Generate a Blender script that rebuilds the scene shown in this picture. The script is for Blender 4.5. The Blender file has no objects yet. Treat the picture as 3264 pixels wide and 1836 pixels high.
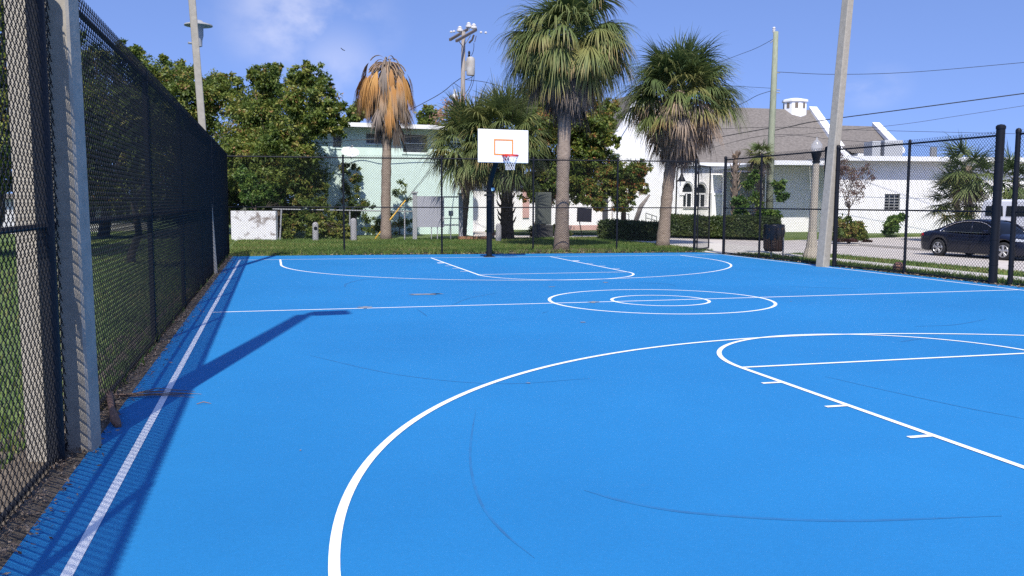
import bpy, math, random
import numpy as np
from mathutils import Vector, Matrix
R_ = math.radians
rng = np.random.default_rng(7)
C = bpy.context.scene.collection
SC = bpy.context.scene
# ------------------------------------------------------------------ camera
CAM = np.array([-6.1509, -25.3371, 1.6087]); YAW, PIT, ROL, FPX = .2614, -.0953, .0028, 2841.8
def _basis():
    f = np.array([math.sin(YAW)*math.cos(PIT), math.cos(YAW)*math.cos(PIT), math.sin(PIT)])
    r = np.array([math.cos(YAW), -math.sin(YAW), 0.]); u = np.cross(r, f)
    return r*math.cos(ROL)+u*math.sin(ROL), u*math.cos(ROL)-r*math.sin(ROL), f
BR, BU, BF = _basis()
K = 3264/2576
def ray(u, v):                      # survey of the place: a sight line towards a feature
    return BR*((u*K-1632)/FPX) - BU*((v*K-918)/FPX) + BF
def at(u, v, d): return CAM + ray(u, v)*d
def gnd(u, v, z=0.):
    r = ray(u, v); return CAM + r*((z-CAM[2])/r[2])
def onY(u, v, Y):
    r = ray(u, v); return CAM + r*((Y-CAM[1])/r[1])
def onplane(u, v, P, n):
    r = ray(u, v); return CAM + r*(np.dot(np.array(P)-CAM, n)/np.dot(r, n))
cam = bpy.data.cameras.new('camera'); co = bpy.data.objects.new('camera', cam); C.objects.link(co)
cam.sensor_width = 36; cam.lens = FPX/3264*36; cam.clip_end = 3000; cam.clip_start = .05
M = Matrix(((BR[0], BU[0], -BF[0], CAM[0]), (BR[1], BU[1], -BF[1], CAM[1]), (BR[2], BU[2], -BF[2], CAM[2]), (0, 0, 0, 1)))
co.matrix_world = M; SC.camera = co
# ------------------------------------------------------------------ light
SUN_AZ, SUN_EL = R_(194.4), R_(51)
sd = Vector((-math.sin(SUN_AZ)*math.cos(SUN_EL), -math.cos(SUN_AZ)*math.cos(SUN_EL), -math.sin(SUN_EL)))
sl = bpy.data.lights.new('sun', 'SUN'); sl.energy = 4.2; sl.angle = R_(.53); sl.color = (1, .955, .88)
so = bpy.data.objects.new('sun', sl); C.objects.link(so); so.rotation_euler = sd.to_track_quat('-Z', 'Y').to_euler(); so.location = (0, 0, 40)
W = bpy.data.worlds.new('World'); SC.world = W; W.use_nodes = True
nt = W.node_tree; nt.nodes.clear()
def N(nt, t, **k):
    n = nt.nodes.new(t)
    for a, b in k.items(): setattr(n, a, b)
    return n
L = lambda nt, a, b: nt.links.new(a, b)
sky = N(nt, 'ShaderNodeTexSky', sky_type='NISHITA', sun_disc=False, sun_elevation=SUN_EL, sun_rotation=SUN_AZ, air_density=1.0, dust_density=.3, ozone_density=2.5)
tc = N(nt, 'ShaderNodeTexCoord')
lift = N(nt, 'ShaderNodeVectorMath', operation='ADD'); lift.inputs[1].default_value = (0, 0, .25); L(nt, tc.outputs['Generated'], lift.inputs[0]); nrmz = N(nt, 'ShaderNodeVectorMath', operation='NORMALIZE'); L(nt, lift.outputs[0], nrmz.inputs[0]); L(nt, nrmz.outputs[0], sky.inputs['Vector'])
tintn = N(nt, 'ShaderNodeMix', data_type='RGBA', blend_type='MULTIPLY'); tintn.inputs[0].default_value = 1
tintn.inputs[7].default_value = (1.0, 1.0, 1.28, 1)
L(nt, sky.outputs[0], tintn.inputs[6])
def cloud(direction, size, thr, amt, sc, stretch):
    vm = N(nt, 'ShaderNodeVectorMath', operation='DISTANCE'); vm.inputs[1].default_value = direction
    st = N(nt, 'ShaderNodeMapping'); st.inputs[3].default_value = stretch
    L(nt, tc.outputs['Generated'], st.inputs[0]); L(nt, st.outputs[0], vm.inputs[0])
    d2 = np.array(direction)*np.array(stretch); vm.inputs[1].default_value = d2
    mr = N(nt, 'ShaderNodeMapRange', interpolation_type='SMOOTHSTEP'); mr.inputs[1].default_value = size; mr.inputs[2].default_value = 0
    L(nt, vm.outputs['Value'], mr.inputs[0])
    no = N(nt, 'ShaderNodeTexNoise'); no.inputs['Scale'].default_value = sc; no.inputs['Detail'].default_value = 6; no.inputs['Roughness'].default_value = .55
    L(nt, st.outputs[0], no.inputs['Vector'])
    m2 = N(nt, 'ShaderNodeMapRange', interpolation_type='SMOOTHSTEP'); m2.inputs[1].default_value = thr; m2.inputs[2].default_value = thr+.3
    L(nt, no.outputs[0], m2.inputs[0])
    mu = N(nt, 'ShaderNodeMath', operation='MULTIPLY'); L(nt, mr.outputs[0], mu.inputs[0]); L(nt, m2.outputs[0], mu.inputs[1])
    mv = N(nt, 'ShaderNodeMath', operation='MULTIPLY'); L(nt, mu.outputs[0], mv.inputs[0]); mv.inputs[1].default_value = amt
    return mv.outputs[0]
def unit(u, v):
    r = ray(u, v); return tuple(r/np.linalg.norm(r))
cl = [cloud(unit(775, 50), .115, .36, .62, 8, (1, 1, 1.4)), cloud(unit(640, 80), .07, .42, .25, 10, (1, 1, 1.5)), cloud(unit(850, 190), .07, .4, .3, 9, (1, 1, 1)), cloud(unit(2190, 215), .05, .42, .3, 10, (1, 1, 1.6))]
o = cl[0]
for c in cl[1:]:
    a = N(nt, 'ShaderNodeMath', operation='MAXIMUM'); L(nt, o, a.inputs[0]); L(nt, c, a.inputs[1]); o = a.outputs[0]
cm = N(nt, 'ShaderNodeMix', data_type='RGBA'); L(nt, o, cm.inputs[0]); L(nt, tintn.outputs[2], cm.inputs[6]); cm.inputs[7].default_value = (6.0, 5.9, 6.6, 1)
bg = N(nt, 'ShaderNodeBackground'); bg.inputs[1].default_value = .125
L(nt, cm.outputs[2], bg.inputs[0]); wo = N(nt, 'ShaderNodeOutputWorld'); L(nt, bg.outputs[0], wo.inputs[0])
SC.view_settings.view_transform = 'Standard'; SC.view_settings.look = 'None'; SC.view_settings.exposure = .5; SC.view_settings.gamma = 1
SC.cycles.use_denoising = False
SC.cycles.max_bounces = 6; SC.cycles.transparent_max_bounces = 6
# ------------------------------------------------------------------ materials
MATS = {}
def mat(name, col, rough=.7, var=.0, scale=6., col2=None, bump=0., bscale=None, metal=0., spec=.4, coat=0., detail=5., stretch=None, thr=None):
    if name in MATS: return MATS[name]
    m = bpy.data.materials.new(name); m.use_nodes = True; t = m.node_tree; b = t.nodes['Principled BSDF']
    b.inputs['Base Color'].default_value = (*col, 1); b.inputs['Roughness'].default_value = rough; b.inputs['Metallic'].default_value = metal
    b.inputs['Specular IOR Level'].default_value = spec; b.inputs['Coat Weight'].default_value = coat
    if var or col2:
        x = N(t, 'ShaderNodeTexCoord'); no = N(t, 'ShaderNodeTexNoise'); no.inputs['Scale'].default_value = scale; no.inputs['Detail'].default_value = detail; no.inputs['Roughness'].default_value = .6
        src = x.outputs['Object']
        if stretch:
            mp = N(t, 'ShaderNodeMapping'); mp.inputs[3].default_value = stretch; L(t, src, mp.inputs[0]); src = mp.outputs[0]
        L(t, src, no.inputs['Vector'])
        rp = N(t, 'ShaderNodeValToRGB'); e = rp.color_ramp.elements
        if col2 is None: ca = [c*(1-var) for c in col]; cb = [min(1, c*(1+var)) for c in col]
        else: ca, cb = col, col2
        lo, hi = thr or (.3, .7)
        e[0].position = lo; e[1].position = hi; e[0].color = (*ca, 1); e[1].color = (*cb, 1)
        L(t, no.outputs[0], rp.inputs[0]); L(t, rp.outputs[0], b.inputs['Base Color'])
        if bump:
            n2 = N(t, 'ShaderNodeTexNoise'); n2.inputs['Scale'].default_value = bscale or scale*4; n2.inputs['Detail'].default_value = 4; L(t, src, n2.inputs['Vector'])
            bp = N(t, 'ShaderNodeBump'); bp.inputs['Strength'].default_value = bump; bp.inputs['Distance'].default_value = .02
            L(t, n2.outputs[0], bp.inputs['Height']); L(t, bp.outputs[0], b.inputs['Normal'])
    MATS[name] = m; return m
def leafmat(name, stops, trans=.3, rough=.5, spec=.35):
    m = bpy.data.materials.new(name); m.use_nodes = True; t = m.node_tree; b = t.nodes['Principled BSDF']
    at_ = N(t, 'ShaderNodeAttribute', attribute_name='tint'); rp = N(t, 'ShaderNodeValToRGB'); cr = rp.color_ramp
    while len(cr.elements) < len(stops): cr.elements.new(.5)
    for e, (p, c) in zip(cr.elements, stops): e.position = p; e.color = (*c, 1)
    L(t, at_.outputs['Fac'], rp.inputs[0]); L(t, rp.outputs[0], b.inputs['Base Color'])
    b.inputs['Roughness'].default_value = rough; b.inputs['Specular IOR Level'].default_value = spec
    tr = N(t, 'ShaderNodeBsdfTranslucent'); L(t, rp.outputs[0], tr.inputs[0])
    mx = N(t, 'ShaderNodeMixShader'); mx.inputs[0].default_value = trans
    L(t, b.outputs[0], mx.inputs[1]); L(t, tr.outputs[0], mx.inputs[2]); L(t, mx.outputs[0], t.nodes['Material Output'].inputs[0])
    MATS[name] = m; return m
black = mat('black_vinyl', (.008, .009, .013), .5, spec=.22)
blackp = mat('black_paint', (.008, .009, .012), .5, spec=.25)
concrete = mat('pole_concrete', (.33, .295, .24), .85, .14, 9, bump=.15)
white = mat('white_paint', (.8, .8, .79), .7, .03, 3, bump=.05)
glass = mat('dark_glass', (.02, .025, .03), .08, spec=.6)
steel = mat('galvanised_steel', (.25, .255, .26), .6, metal=.3)
greyw = mat('grey_weathered', (.3, .3, .3), .8, .15, 8)
wood_g = mat('green_treated_wood', (.24, .26, .18), .85, .2, 5, stretch=(4, 4, .6), bump=.3)
wood_b = mat('brown_weathered_wood', (.27, .235, .205), .85, .2, 5, stretch=(4, 4, .6), bump=.3)
bark = mat('bark', (.09, .07, .055), .9, .3, 6, stretch=(3, 3, 1), bump=.5)
cable = mat('black_cable', (.02, .02, .022), .6)
# ------------------------------------------------------------------ mesh building
BASE = {}
def link(name, V, F, m, parent=None, tint=None, smooth=False, midx=None, kind=None):
    V = np.asarray(V, dtype=np.float64).reshape(-1, 3)
    if parent is not None: V = V - BASE.get(parent.name, np.zeros(3))
    me = bpy.data.meshes.new(name)
    if isinstance(F, np.ndarray):
        n, k = F.shape
        me.vertices.add(len(V)); me.vertices.foreach_set('co', V.ravel().astype(np.float32))
        me.loops.add(n*k); me.loops.foreach_set('vertex_index', F.ravel().astype(np.int32))
        me.polygons.add(n); me.polygons.foreach_set('loop_start', np.arange(0, n*k, k, dtype=np.int32)); me.polygons.foreach_set('loop_total', np.full(n, k, dtype=np.int32))
        me.update(calc_edges=True)
    else:
        me.from_pydata([tuple(v) for v in V], [], F); me.update()
    if tint is not None:
        a = me.attributes.new('tint', 'FLOAT', 'POINT'); a.data.foreach_set('value', np.asarray(tint, dtype=np.float32))
    for x in (m if isinstance(m, (list, tuple)) else [m]): me.materials.append(x)
    if smooth: me.polygons.foreach_set('use_smooth', np.ones(len(me.polygons), dtype=bool))
    if midx is not None: me.polygons.foreach_set('material_index', np.asarray(midx, dtype=np.int32))
    ob = bpy.data.objects.new(name, me); C.objects.link(ob)
    if parent is not None: ob.parent = parent; BASE[ob.name] = BASE.get(parent.name, np.zeros(3))
    if kind: ob['kind'] = kind
    return ob
def thing(name, label, cat, loc=(0, 0, 0), rz=0., group=None):
    e = bpy.data.objects.new(name, None); C.objects.link(e); e.location = [float(x) for x in loc]; e.rotation_euler = (0, 0, rz); e.empty_display_size = .2
    e['label'] = label; e['category'] = cat
    if group: e['group'] = group
    BASE[e.name] = np.zeros(3) if rz else np.array([float(x) for x in loc]); return e
def tag(o, label, cat, group=None):
    o['label'] = label; o['category'] = cat
    if group: o['group'] = group
    return o
class MB:
    def __init__(s): s.v = []; s.f = []; s.m = []
    def add(s, V, F, mi=0):
        n = len(s.v); s.v += [tuple(map(float, p)) for p in V]; s.f += [[i+n for i in f] for f in F]; s.m += [mi]*len(F); return s
    def box(s, c, d, rz=0., mi=0, rx=0., ry=0.):
        h = np.array(d)/2; P = np.array([[x, y, z] for z in (-1, 1) for y in (-1, 1) for x in (-1, 1)])*h
        if rx or ry or rz: P = P @ np.array((Matrix.Rotation(rz, 3, 'Z') @ Matrix.Rotation(ry, 3, 'Y') @ Matrix.Rotation(rx, 3, 'X'))).T
        return s.add(P+np.array(c), [[0, 2, 3, 1], [4, 5, 7, 6], [0, 1, 5, 4], [2, 6, 7, 3], [0, 4, 6, 2], [1, 3, 7, 5]], mi)
    def bx(s, x0, x1, y0, y1, z0, z1, mi=0): return s.box(((x0+x1)/2, (y0+y1)/2, (z0+z1)/2), (x1-x0, y1-y0, z1-z0), mi=mi)
    def tube(s, pts, r, n=8, mi=0, cap=True, rot=0.):
        pts = [np.array(p, float) for p in pts]; k = len(pts); r = list(r) if hasattr(r, '__len__') else [r]*k
        V = []; prev = None
        for i, p in enumerate(pts):
            t = pts[min(i+1, k-1)]-pts[max(i-1, 0)]; t = t/(np.linalg.norm(t)+1e-12)
            if prev is None:
                a = np.array([1., 0, 0]) if abs(t[0]) < .9 else np.array([0, 1., 0])
            else: a = prev
            a = a-t*np.dot(a, t); a /= np.linalg.norm(a)+1e-12; prev = a; b = np.cross(t, a)
            for j in range(n):
                q = 2*math.pi*j/n+rot; V.append(p+r[i]*(a*math.cos(q)+b*math.sin(q)))
        F = [[i*n+j, i*n+(j+1) % n, (i+1)*n+(j+1) % n, (i+1)*n+j] for i in range(k-1) for j in range(n)]
        if cap: F += [list(range(n))[::-1], [(k-1)*n+j for j in range(n)]]
        return s.add(V, F, mi)
    def lathe(s, c, prof, n=20, mi=0, axis='z'):
        V = []
        for r, z in prof:
            for j in range(n):
                q = 2*math.pi*j/n
                p = (r*math.cos(q), r*math.sin(q), z)
                if axis == 'y': p = (p[0], p[2], p[1])
                V.append((c[0]+p[0], c[1]+p[1], c[2]+p[2]))
        k = len(prof); F = [[i*n+j, i*n+(j+1) % n, (i+1)*n+(j+1) % n, (i+1)*n+j] for i in range(k-1) for j in range(n)]
        if prof[0][0] > 1e-4: F.append(list(range(n))[::-1])
        if prof[-1][0] > 1e-4: F.append([(k-1)*n+j for j in range(n)])
        if axis == 'y': F = [f[::-1] for f in F]
        return s.add(V, F, mi)
    def prism(s, poly, lo, hi, plane='xy', mi=0):      # polygon extruded along the third axis
        n = len(poly)
        def P(a, b, c): return (a, b, c) if plane == 'xy' else ((a, c, b) if plane == 'xz' else (c, a, b))
        V = [P(a, b, lo) for a, b in poly]+[P(a, b, hi) for a, b in poly]
        F = [list(range(n))[::-1], list(range(n, 2*n))]+[[i, (i+1) % n, n+(i+1) % n, n+i] for i in range(n)]
        if plane == 'xz': F = [f[::-1] for f in F]
        return s.add(V, F, mi)
    def build(s, name, m, parent=None, smooth=False, kind=None):
        return link(name, s.v, s.f, m, parent, smooth=smooth, midx=s.m if isinstance(m, (list, tuple)) else None, kind=kind)
def autosmooth(o, deg=40):
    me = o.data; me.polygons.foreach_set('use_smooth', np.ones(len(me.polygons), dtype=bool))
    try: me.set_sharp_from_angle(angle=R_(deg))
    except Exception: pass
    return o
def bevel(o, w=.01, seg=2):
    m = o.modifiers.new('bevel', 'BEVEL'); m.width = w; m.segments = seg; m.limit_method = 'ANGLE'; return o
def subp(o, name):
    BASE[name] = BASE.get(o.name); return o
# ------------------------------------------------------------------ setting
def sheet(name, poly, z, m):
    return link(name, [(x, y, z) for x, y in poly], [list(range(len(poly)))], m, kind='structure')
grassm = mat('lawn_soil_grass', (.07, .12, .027), .9, scale=1.3, col2=(.145, .185, .048), bump=.5, bscale=40)
roadm = mat('road_asphalt', (.49, .445, .40), .9, .1, 1.2, bump=.2, bscale=60)
walkm = mat('walk_concrete', (.52, .485, .43), .9, .08, 2.5, bump=.12, bscale=50)
dirtm = mat('leaf_litter_dirt', (.07, .055, .04), .95, scale=9, col2=(.2, .16, .115), bump=.6, bscale=60)
sheet('ground', [(-500, -500), (500, -500), (500, 500), (-500, 500)], -.16, mat('ground_scrub', (.1, .1, .05), .95, .3, .2))
sheet('road', [(3, -80), (80, -80), (80, 80), (3, 80)], -.12, roadm)
def slab(name, poly, z0, z1, m): return MB().prism(poly, z0, z1).build(name, m, kind='structure')
slab('lawn', [(-90, -80), (11.1, -80), (11.1, 9.5), (9.6, 13.4), (3.2, 13.9), (3.2, 60), (-90, 60)], -.15, 0, grassm)
slab('lawn', [(13.1, 17.2), (17.0, 11.9), (19, 12.6), (26, 14.6), (80, 15.5), (80, 80), (6, 80), (6, 21), (11, 20)], -.15, -.0, grassm)
slab('kerb', [(11.1, -80), (11.3, -80), (11.3, 9.6), (9.75, 13.6), (3.2, 14.1), (3.2, 13.9), (9.6, 13.4), (11.1, 9.5)], -.14, .005, walkm)
slab('kerb', [(17.1, -80), (17.3, -80), (17.3, 6.4), (17.1, 6.4)], -.14, -.02, walkm)
sheet('path', [(8.9, -80), (9.85, -80), (9.85, .3), (11.1, .3), (11.1, 9.5), (9.6, 13.4), (8.4, 13.45), (8.7, 6.5), (8.1, 3.4), (7.68, 1.7), (7.68, .1), (8.9, .1)], .006, walkm)
sheet('dirt_strip', [(-7.95, -40), (-7.1, -40), (-7.1, 2.6), (7.4, 1.5), (7.6, 1.2), (7.75, .2), (8.1, -11), (8.6, -40), (8.9, -40), (8.0, 1.9), (-7.95, 3.1)], .004, dirtm)
def courtmat():
    m = mat('blue_court_coating', (.0125, .163, .398), .66, scale=.28, col2=(.0165, .192, .452), bump=.25, bscale=260, spec=.3)
    t = m.node_tree; b = t.nodes['Principled BSDF']; src = b.inputs['Base Color'].links[0].from_socket
    x = N(t, 'ShaderNodeTexCoord'); no = N(t, 'ShaderNodeTexNoise'); no.inputs['Scale'].default_value = 55; no.inputs['Detail'].default_value = 8; no.inputs['Roughness'].default_value = .8
    L(t, x.outputs['Object'], no.inputs['Vector']); mr = N(t, 'ShaderNodeMapRange'); mr.inputs[1].default_value = .3; mr.inputs[2].default_value = .7; mr.inputs[3].default_value = .91; mr.inputs[4].default_value = 1.08
    L(t, no.outputs[0], mr.inputs[0]); mx = N(t, 'ShaderNodeVectorMath', operation='SCALE'); L(t, src, mx.inputs[0]); L(t, mr.outputs[0], mx.inputs['Scale'])
    # scattered pale specks and dusty scuffs
    n3 = N(t, 'ShaderNodeTexNoise'); n3.inputs['Scale'].default_value = 2.3; n3.inputs['Detail'].default_value = 10; n3.inputs['Roughness'].default_value = .75
    L(t, x.outputs['Object'], n3.inputs['Vector']); m3 = N(t, 'ShaderNodeMapRange'); m3.inputs[1].default_value = .64; m3.inputs[2].default_value = .8; m3.inputs[4].default_value = .22
    L(t, n3.outputs[0], m3.inputs[0]); mix = N(t, 'ShaderNodeMix', data_type='RGBA'); L(t, m3.outputs[0], mix.inputs[0]); L(t, mx.outputs[0], mix.inputs[6]); mix.inputs[7].default_value = (.1, .2, .36, 1)
    L(t, mix.outputs[2], b.inputs['Base Color']); return m
sheet('court_surface', [(-7.33, -40), (8.05, -40), (7.86, -11.5), (7.55, -.3), (7.45, 1.05), (7.2, 1.22), (-6.9, 2.36), (-7.33, 2.4)], .010, courtmat())
linem = mat('white_line_paint', (.62, .69, .76), .65, scale=9, col2=(.82, .83, .83), thr=(.22, .42), detail=9)
lm = MB()
def ribbon(mb, pts, w, z, closed=False):
    pts = np.array([p[:2] for p in pts], float); n = len(pts)
    if closed: t = np.roll(pts, -1, 0)-np.roll(pts, 1, 0)
    else:
        t = np.gradient(pts, axis=0)
    t /= np.linalg.norm(t, axis=1)[:, None]; s = np.stack([-t[:, 1], t[:, 0]], 1)
    w = np.broadcast_to(np.asarray(w, float), (n,))[:, None]
    V = [(*p, z) for p in np.concatenate([pts+s*w/2, pts-s*w/2])]
    r = range(n if closed else n-1)
    mb.add(V, [[i, n+i, n+(i+1) % n, (i+1) % n] for i in r])
LZ = [.0122]
def line(pts, w=.05, closed=False):
    LZ[0] += .00012; ribbon(lm, pts, w, LZ[0], closed)
G = lambda u, v: gnd(u, v)[:2]
def smoothpts(P, n=80):            # Catmull-Rom through surveyed points
    P = np.array(P, float); P = np.concatenate([[2*P[0]-P[1]], P, [2*P[-1]-P[-2]]]); out = []
    for i in range(1, len(P)-2):
        for t in np.linspace(0, 1, max(4, n//(len(P)-3)), endpoint=False):
            a, b, c, d = P[i-1:i+3]
            out.append(.5*((2*b)+(c-a)*t+(2*a-5*b+4*c-d)*t*t+(3*b-a-3*c+d)*t**3))
    out.append(P[-2]); return np.array(out)
def arc(cx, cy, r, a0, a1, n=90):
    t = np.radians(np.linspace(a0, a1, n)); return np.stack([cx+r*np.cos(t), cy+r*np.sin(t)], 1)
line([(-7.06, .41), (-7.06, -5.9), (-7.06, -11.82), (-7.0, -40)], .052)                    # left sideline
line([(-7.06, .41), (0, .17), (7.45, -.12)], .05)                                         # far baseline
line([(7.45, -.12), (7.36, -5.6), (7.33, -12.1), (7.3, -40)], .05)                        # right sideline
line([(-7.06, -11.78), (0, -11.82), (7.33, -11.72)], .05)                                 # half-court line
line(arc(0, -11.82, 1.83, 0, 358, 120), .052, True)
line(arc(0, -11.82, .795, 0, 357, 80), .05, True)
FT = -6.0
line([(-1.75, .23), (-1.76, FT)], .05); line([(1.82, .11), (1.80, FT)], .05); line([(-1.76, FT), (1.80, FT)], .05)
line(arc(.02, FT, 1.79, 180, 360), .05)
line(np.concatenate([[(-5.98, .36), (-5.98, -.6)], arc(0, -1.75, 5.98, 178, 362), [(5.98, -.6), (5.98, -.06)]]), .05)
for s, x in ((-1, -1.76), (1, 1.81)):
    for y, w in ((-2.0, .2), (-3.1, .05), (-4.05, .05), (-5.0, .05)):
        line([(x+s*.03, y), (x+s*.2, y)], w)
NF = -23.64+6.03
line([(-1.765, NF), (-1.765, -40)], .052); line([(1.80, NF), (1.80, -40)], .052); line([(-1.765, NF), (1.80, NF)], .05)
line(arc(.02, NF, 1.785, 0, 180), .05)
line(np.concatenate([[(5.94, -30), (5.94, -23)], arc(0, -21.83, 5.935, 2, 178, 140), [(-5.94, -23), (-5.94, -30)]]), .052)
for y in (-18.35, -19.3, -20.25, -21.35):
    line([(-1.79, y), (-1.97, y)], .05)
lm.build('court_line_markings', linem, kind='structure')
sk = MB()
for P, w in (([(780, 897), (1000, 945), (1250, 968), (1485, 955)], .022), ([(1197, 1033), (1184, 1120), (1186, 1190), (1210, 1270), (1262, 1340), (1345, 1410)], .016),
             ([(1470, 1238), (1580, 1268), (1750, 1296), (2100, 1315), (2520, 1303)], .03), ([(2075, 950), (2250, 990), (2420, 1027), (2576, 1057)], .018),
             ([(868, 724), (872, 715), (905, 706), (950, 701)], .05), ([(1135, 770), (1180, 752), (1252, 738)], .03), ([(1050, 780), (1065, 790), (1075, 798)], .02),
             ([(2265, 862), (2310, 855), (2360, 851)], .05), ([(2300, 823), (2400, 819), (2480, 805)], .03), ([(1980, 722), (2100, 726), (2160, 727)], .02), ([(1600, 712), (1680, 716), (1700, 722)], .02), ([(1362, 790), (1380, 785)], .02)):
    q = smoothpts([G(*p) for p in P], 48); ww = w*np.clip(np.sin(np.linspace(.12, math.pi-.1, len(q)))*1.6, .15, 1); ribbon(sk, q, ww, .0113+.00005*len(sk.f)/48)
skm = mat('tyre_scuff', (.026, .125, .29), .6, scale=5, col2=(.021, .168, .40), spec=.2)
sk.build('skid_marks', skm, kind='structure')
st = MB()
def blotch(mb, u, v, rx, ry, z=.0155, n=18):
    c = G(u, v); t = np.linspace(0, 2*math.pi, n, endpoint=False); k = 1+.35*rng.normal(size=n)
    mb.add([(c[0]+rx*a*math.cos(q), c[1]+ry*a*math.sin(q), z) for a, q in zip(np.clip(k, .4, 1.7), t)], [list(range(n))])
for u, v, a, b in ((1072, 742, .28, .12), (1098, 741, .14, .08), (918, 775, .1, .1), (1493, 762, .1, .09), (1466, 813, .035, .03), (1522, 712, .06, .07), (1388, 723, .07, .04), (1330, 967, .02, .02), (756, 1138, .007, .01), (1990, 760, .02, .02)):
    blotch(st, u, v, a, b)
st.build('dust_stains', mat('sandy_dust', (.14, .2, .3), .9, scale=14, col2=(.27, .24, .21)), kind='structure')
# ------------------------------------------------------------------ chain-link fences
PITCH = .078
MESHC = {}
def wire_mesh(cols, H, fine):
    key = (cols, fine)
    if key in MESHC: return MESHC[key]
    per = np.array([0, .1, .4, .5, .6, .9]) if fine else np.array([0, .25, .5, .75])
    xs = np.array([-1, -.86, .86, 1, .86, -.86]) if fine else np.array([-1, .0, 1, .0])
    ds = np.array([0, .8, .8, 0, -.8, -.8]) if fine else np.array([0, .9, 0, -.9])
    P = int(round(H/PITCH)); npt = len(per)
    t = (np.arange(P)[:, None]+per[None]).ravel(); x = np.tile(xs, P)*.0212; d = np.tile(ds, P)*.0062
    z = t*PITCH+.03
    n = len(t); k = 4 if fine else 3; r = .0031 if fine else .0040
    pts = np.stack([x, d, z], 1); tg = np.gradient(pts, axis=0); tg /= np.linalg.norm(tg, axis=1)[:, None]
    a = np.cross(tg, [0, 1, 0]); a /= np.linalg.norm(a, axis=1)[:, None]; b = np.cross(tg, a)
    q = np.arange(k)*2*math.pi/k
    ring = pts[:, None]+r*(a[:, None]*np.cos(q)[None, :, None]+b[:, None]*np.sin(q)[None, :, None])
    v1 = ring.reshape(-1, 3); i = np.arange(n-1)[:, None]*k; j = np.arange(k)[None]
    f1 = np.stack([i+j, i+(j+1) % k, i+k+(j+1) % k, i+k+j], -1).reshape(-1, 4)
    Vs = []; Fs = []
    for c in range(cols*2):
        v = v1.copy()
        if c % 2: v[:, 0] *= -1; v[:, 1] *= -1
        v[:, 0] += (c+.5)*PITCH/2
        Vs.append(v); Fs.append(f1+c*len(v1))
    MESHC[key] = (np.concatenate(Vs), np.concatenate(Fs)); return MESHC[key]
WM = {}
def panel(parent, p0, p1, fine, H=3.02):
    p0, p1 = np.array(p0), np.array(p1); Ln = np.linalg.norm(p1-p0); cols = max(2, int(round(Ln/PITCH))); key = (cols, fine, round(H, 2))
    if key not in WM:
        V, F = wire_mesh(cols, H, fine) if abs(H-3.02) < .01 else wire_mesh_h(cols, H)
        o = link('wire_mesh', V, F, black, None); WM[key] = o.data
    else:
        o = bpy.data.objects.new('wire_mesh', WM[key]); C.objects.link(o)
    o.parent = parent; b = BASE[parent.name]
    o.location = (p0[0]-b[0], p0[1]-b[1], 0); o.rotation_euler = (0, 0, math.atan2(p1[1]-p0[1], p1[0]-p0[0])); o.scale = (Ln/(cols*PITCH), 1, 1)
def wire_mesh_h(cols, H):
    V, F = wire_mesh(cols, 3.02, False); s = V.copy(); s[:, 2] *= H/3.02; return s, F
def post(parent, x, y, r, h, bands=False):
    mb = MB().tube([(x, y, -.1), (x, y, h)], r, 12); mb.lathe((x, y, h), [(r*1.12, -.03), (r*1.12, .02), (r*.8, .05), (0.0001, .065)], 12)
    if bands:
        for z in (.4, .9, 1.9, 2.45): mb.lathe((x, y, z), [(r+.004, -.012), (r+.004, .012)], 12)
    autosmooth(mb.build('post', black, parent))
def rail(parent, name, p0, p1, z, r=.021):
    a = np.array(p0); b = np.array(p1); autosmooth(MB().tube([(*a, z), (*b, z)], r, 10).build(name, black, parent))
def fence(label, pts, radii, fine, off, group=None, heights=None, bands=True):
    base = (*pts[0], 0); f = thing('chain_link_fence', label, 'fence', base, 0, group)
    P = [np.array(p) for p in pts]
    for i, p in enumerate(P): post(f, p[0], p[1], radii[i], heights[i] if heights else 3.0, heights is not None)
    for a, b in zip(P[:-1], P[1:]):
        d = (b-a)/np.linalg.norm(b-a); nrm = np.array([-d[1], d[0]])*off
        rail(f, 'top_rail', a, b, 2.965); rail(f, 'middle_rail', a, b, 1.46, .018); rail(f, 'bottom_rail', a, b, .055, .016)
        panel(f, a+nrm, b+nrm, fine)
    return f
LX = -7.475
ly = [2.7, -.75, -4.2, -7.65, -11.15, -14.7, -19.42, -22.4, -26, -29.6]
fence('long black chain link fence along the left side of the blue court', [(LX, y) for y in ly], [.045, .03, .045, .03, .03, .03, .052, .03, .03, .03], True, .024, bands=False)
far = [(-7.46, 2.70), (-4.05, 2.52), (-1.07, 2.14), (1.86, 2.02), (4.61, 1.75), (7.22, 1.45)]
fence('black chain link fence across the far end of the court, behind the hoop', far, [.03, .03, .03, .03, .03, .045], False, .03, bands=False)
fence('short two panel black chain link fence between the open gate and the concrete light pole', [(7.60, .18), (7.645, -1.89), (7.70, -4.98)], [.045, .032, .05], False, .03, heights=[3.02, 3.0, 3.02])
fence('black chain link fence from the concrete light pole to a taller thick post', [(7.62, -5.58), (7.80, -7.97), (7.80, -10.58)], [.055, .032, .085], False, .03, heights=[3.02, 3.0, 3.12])
fence('black chain link fence cut by the right edge of the photo, beyond thick post', [(7.87, -10.95), (7.93, -14.5), (8.0, -18.0)], [.05, .035, .035], False, .03, heights=[3.02, 3.0, 3.0])
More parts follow.
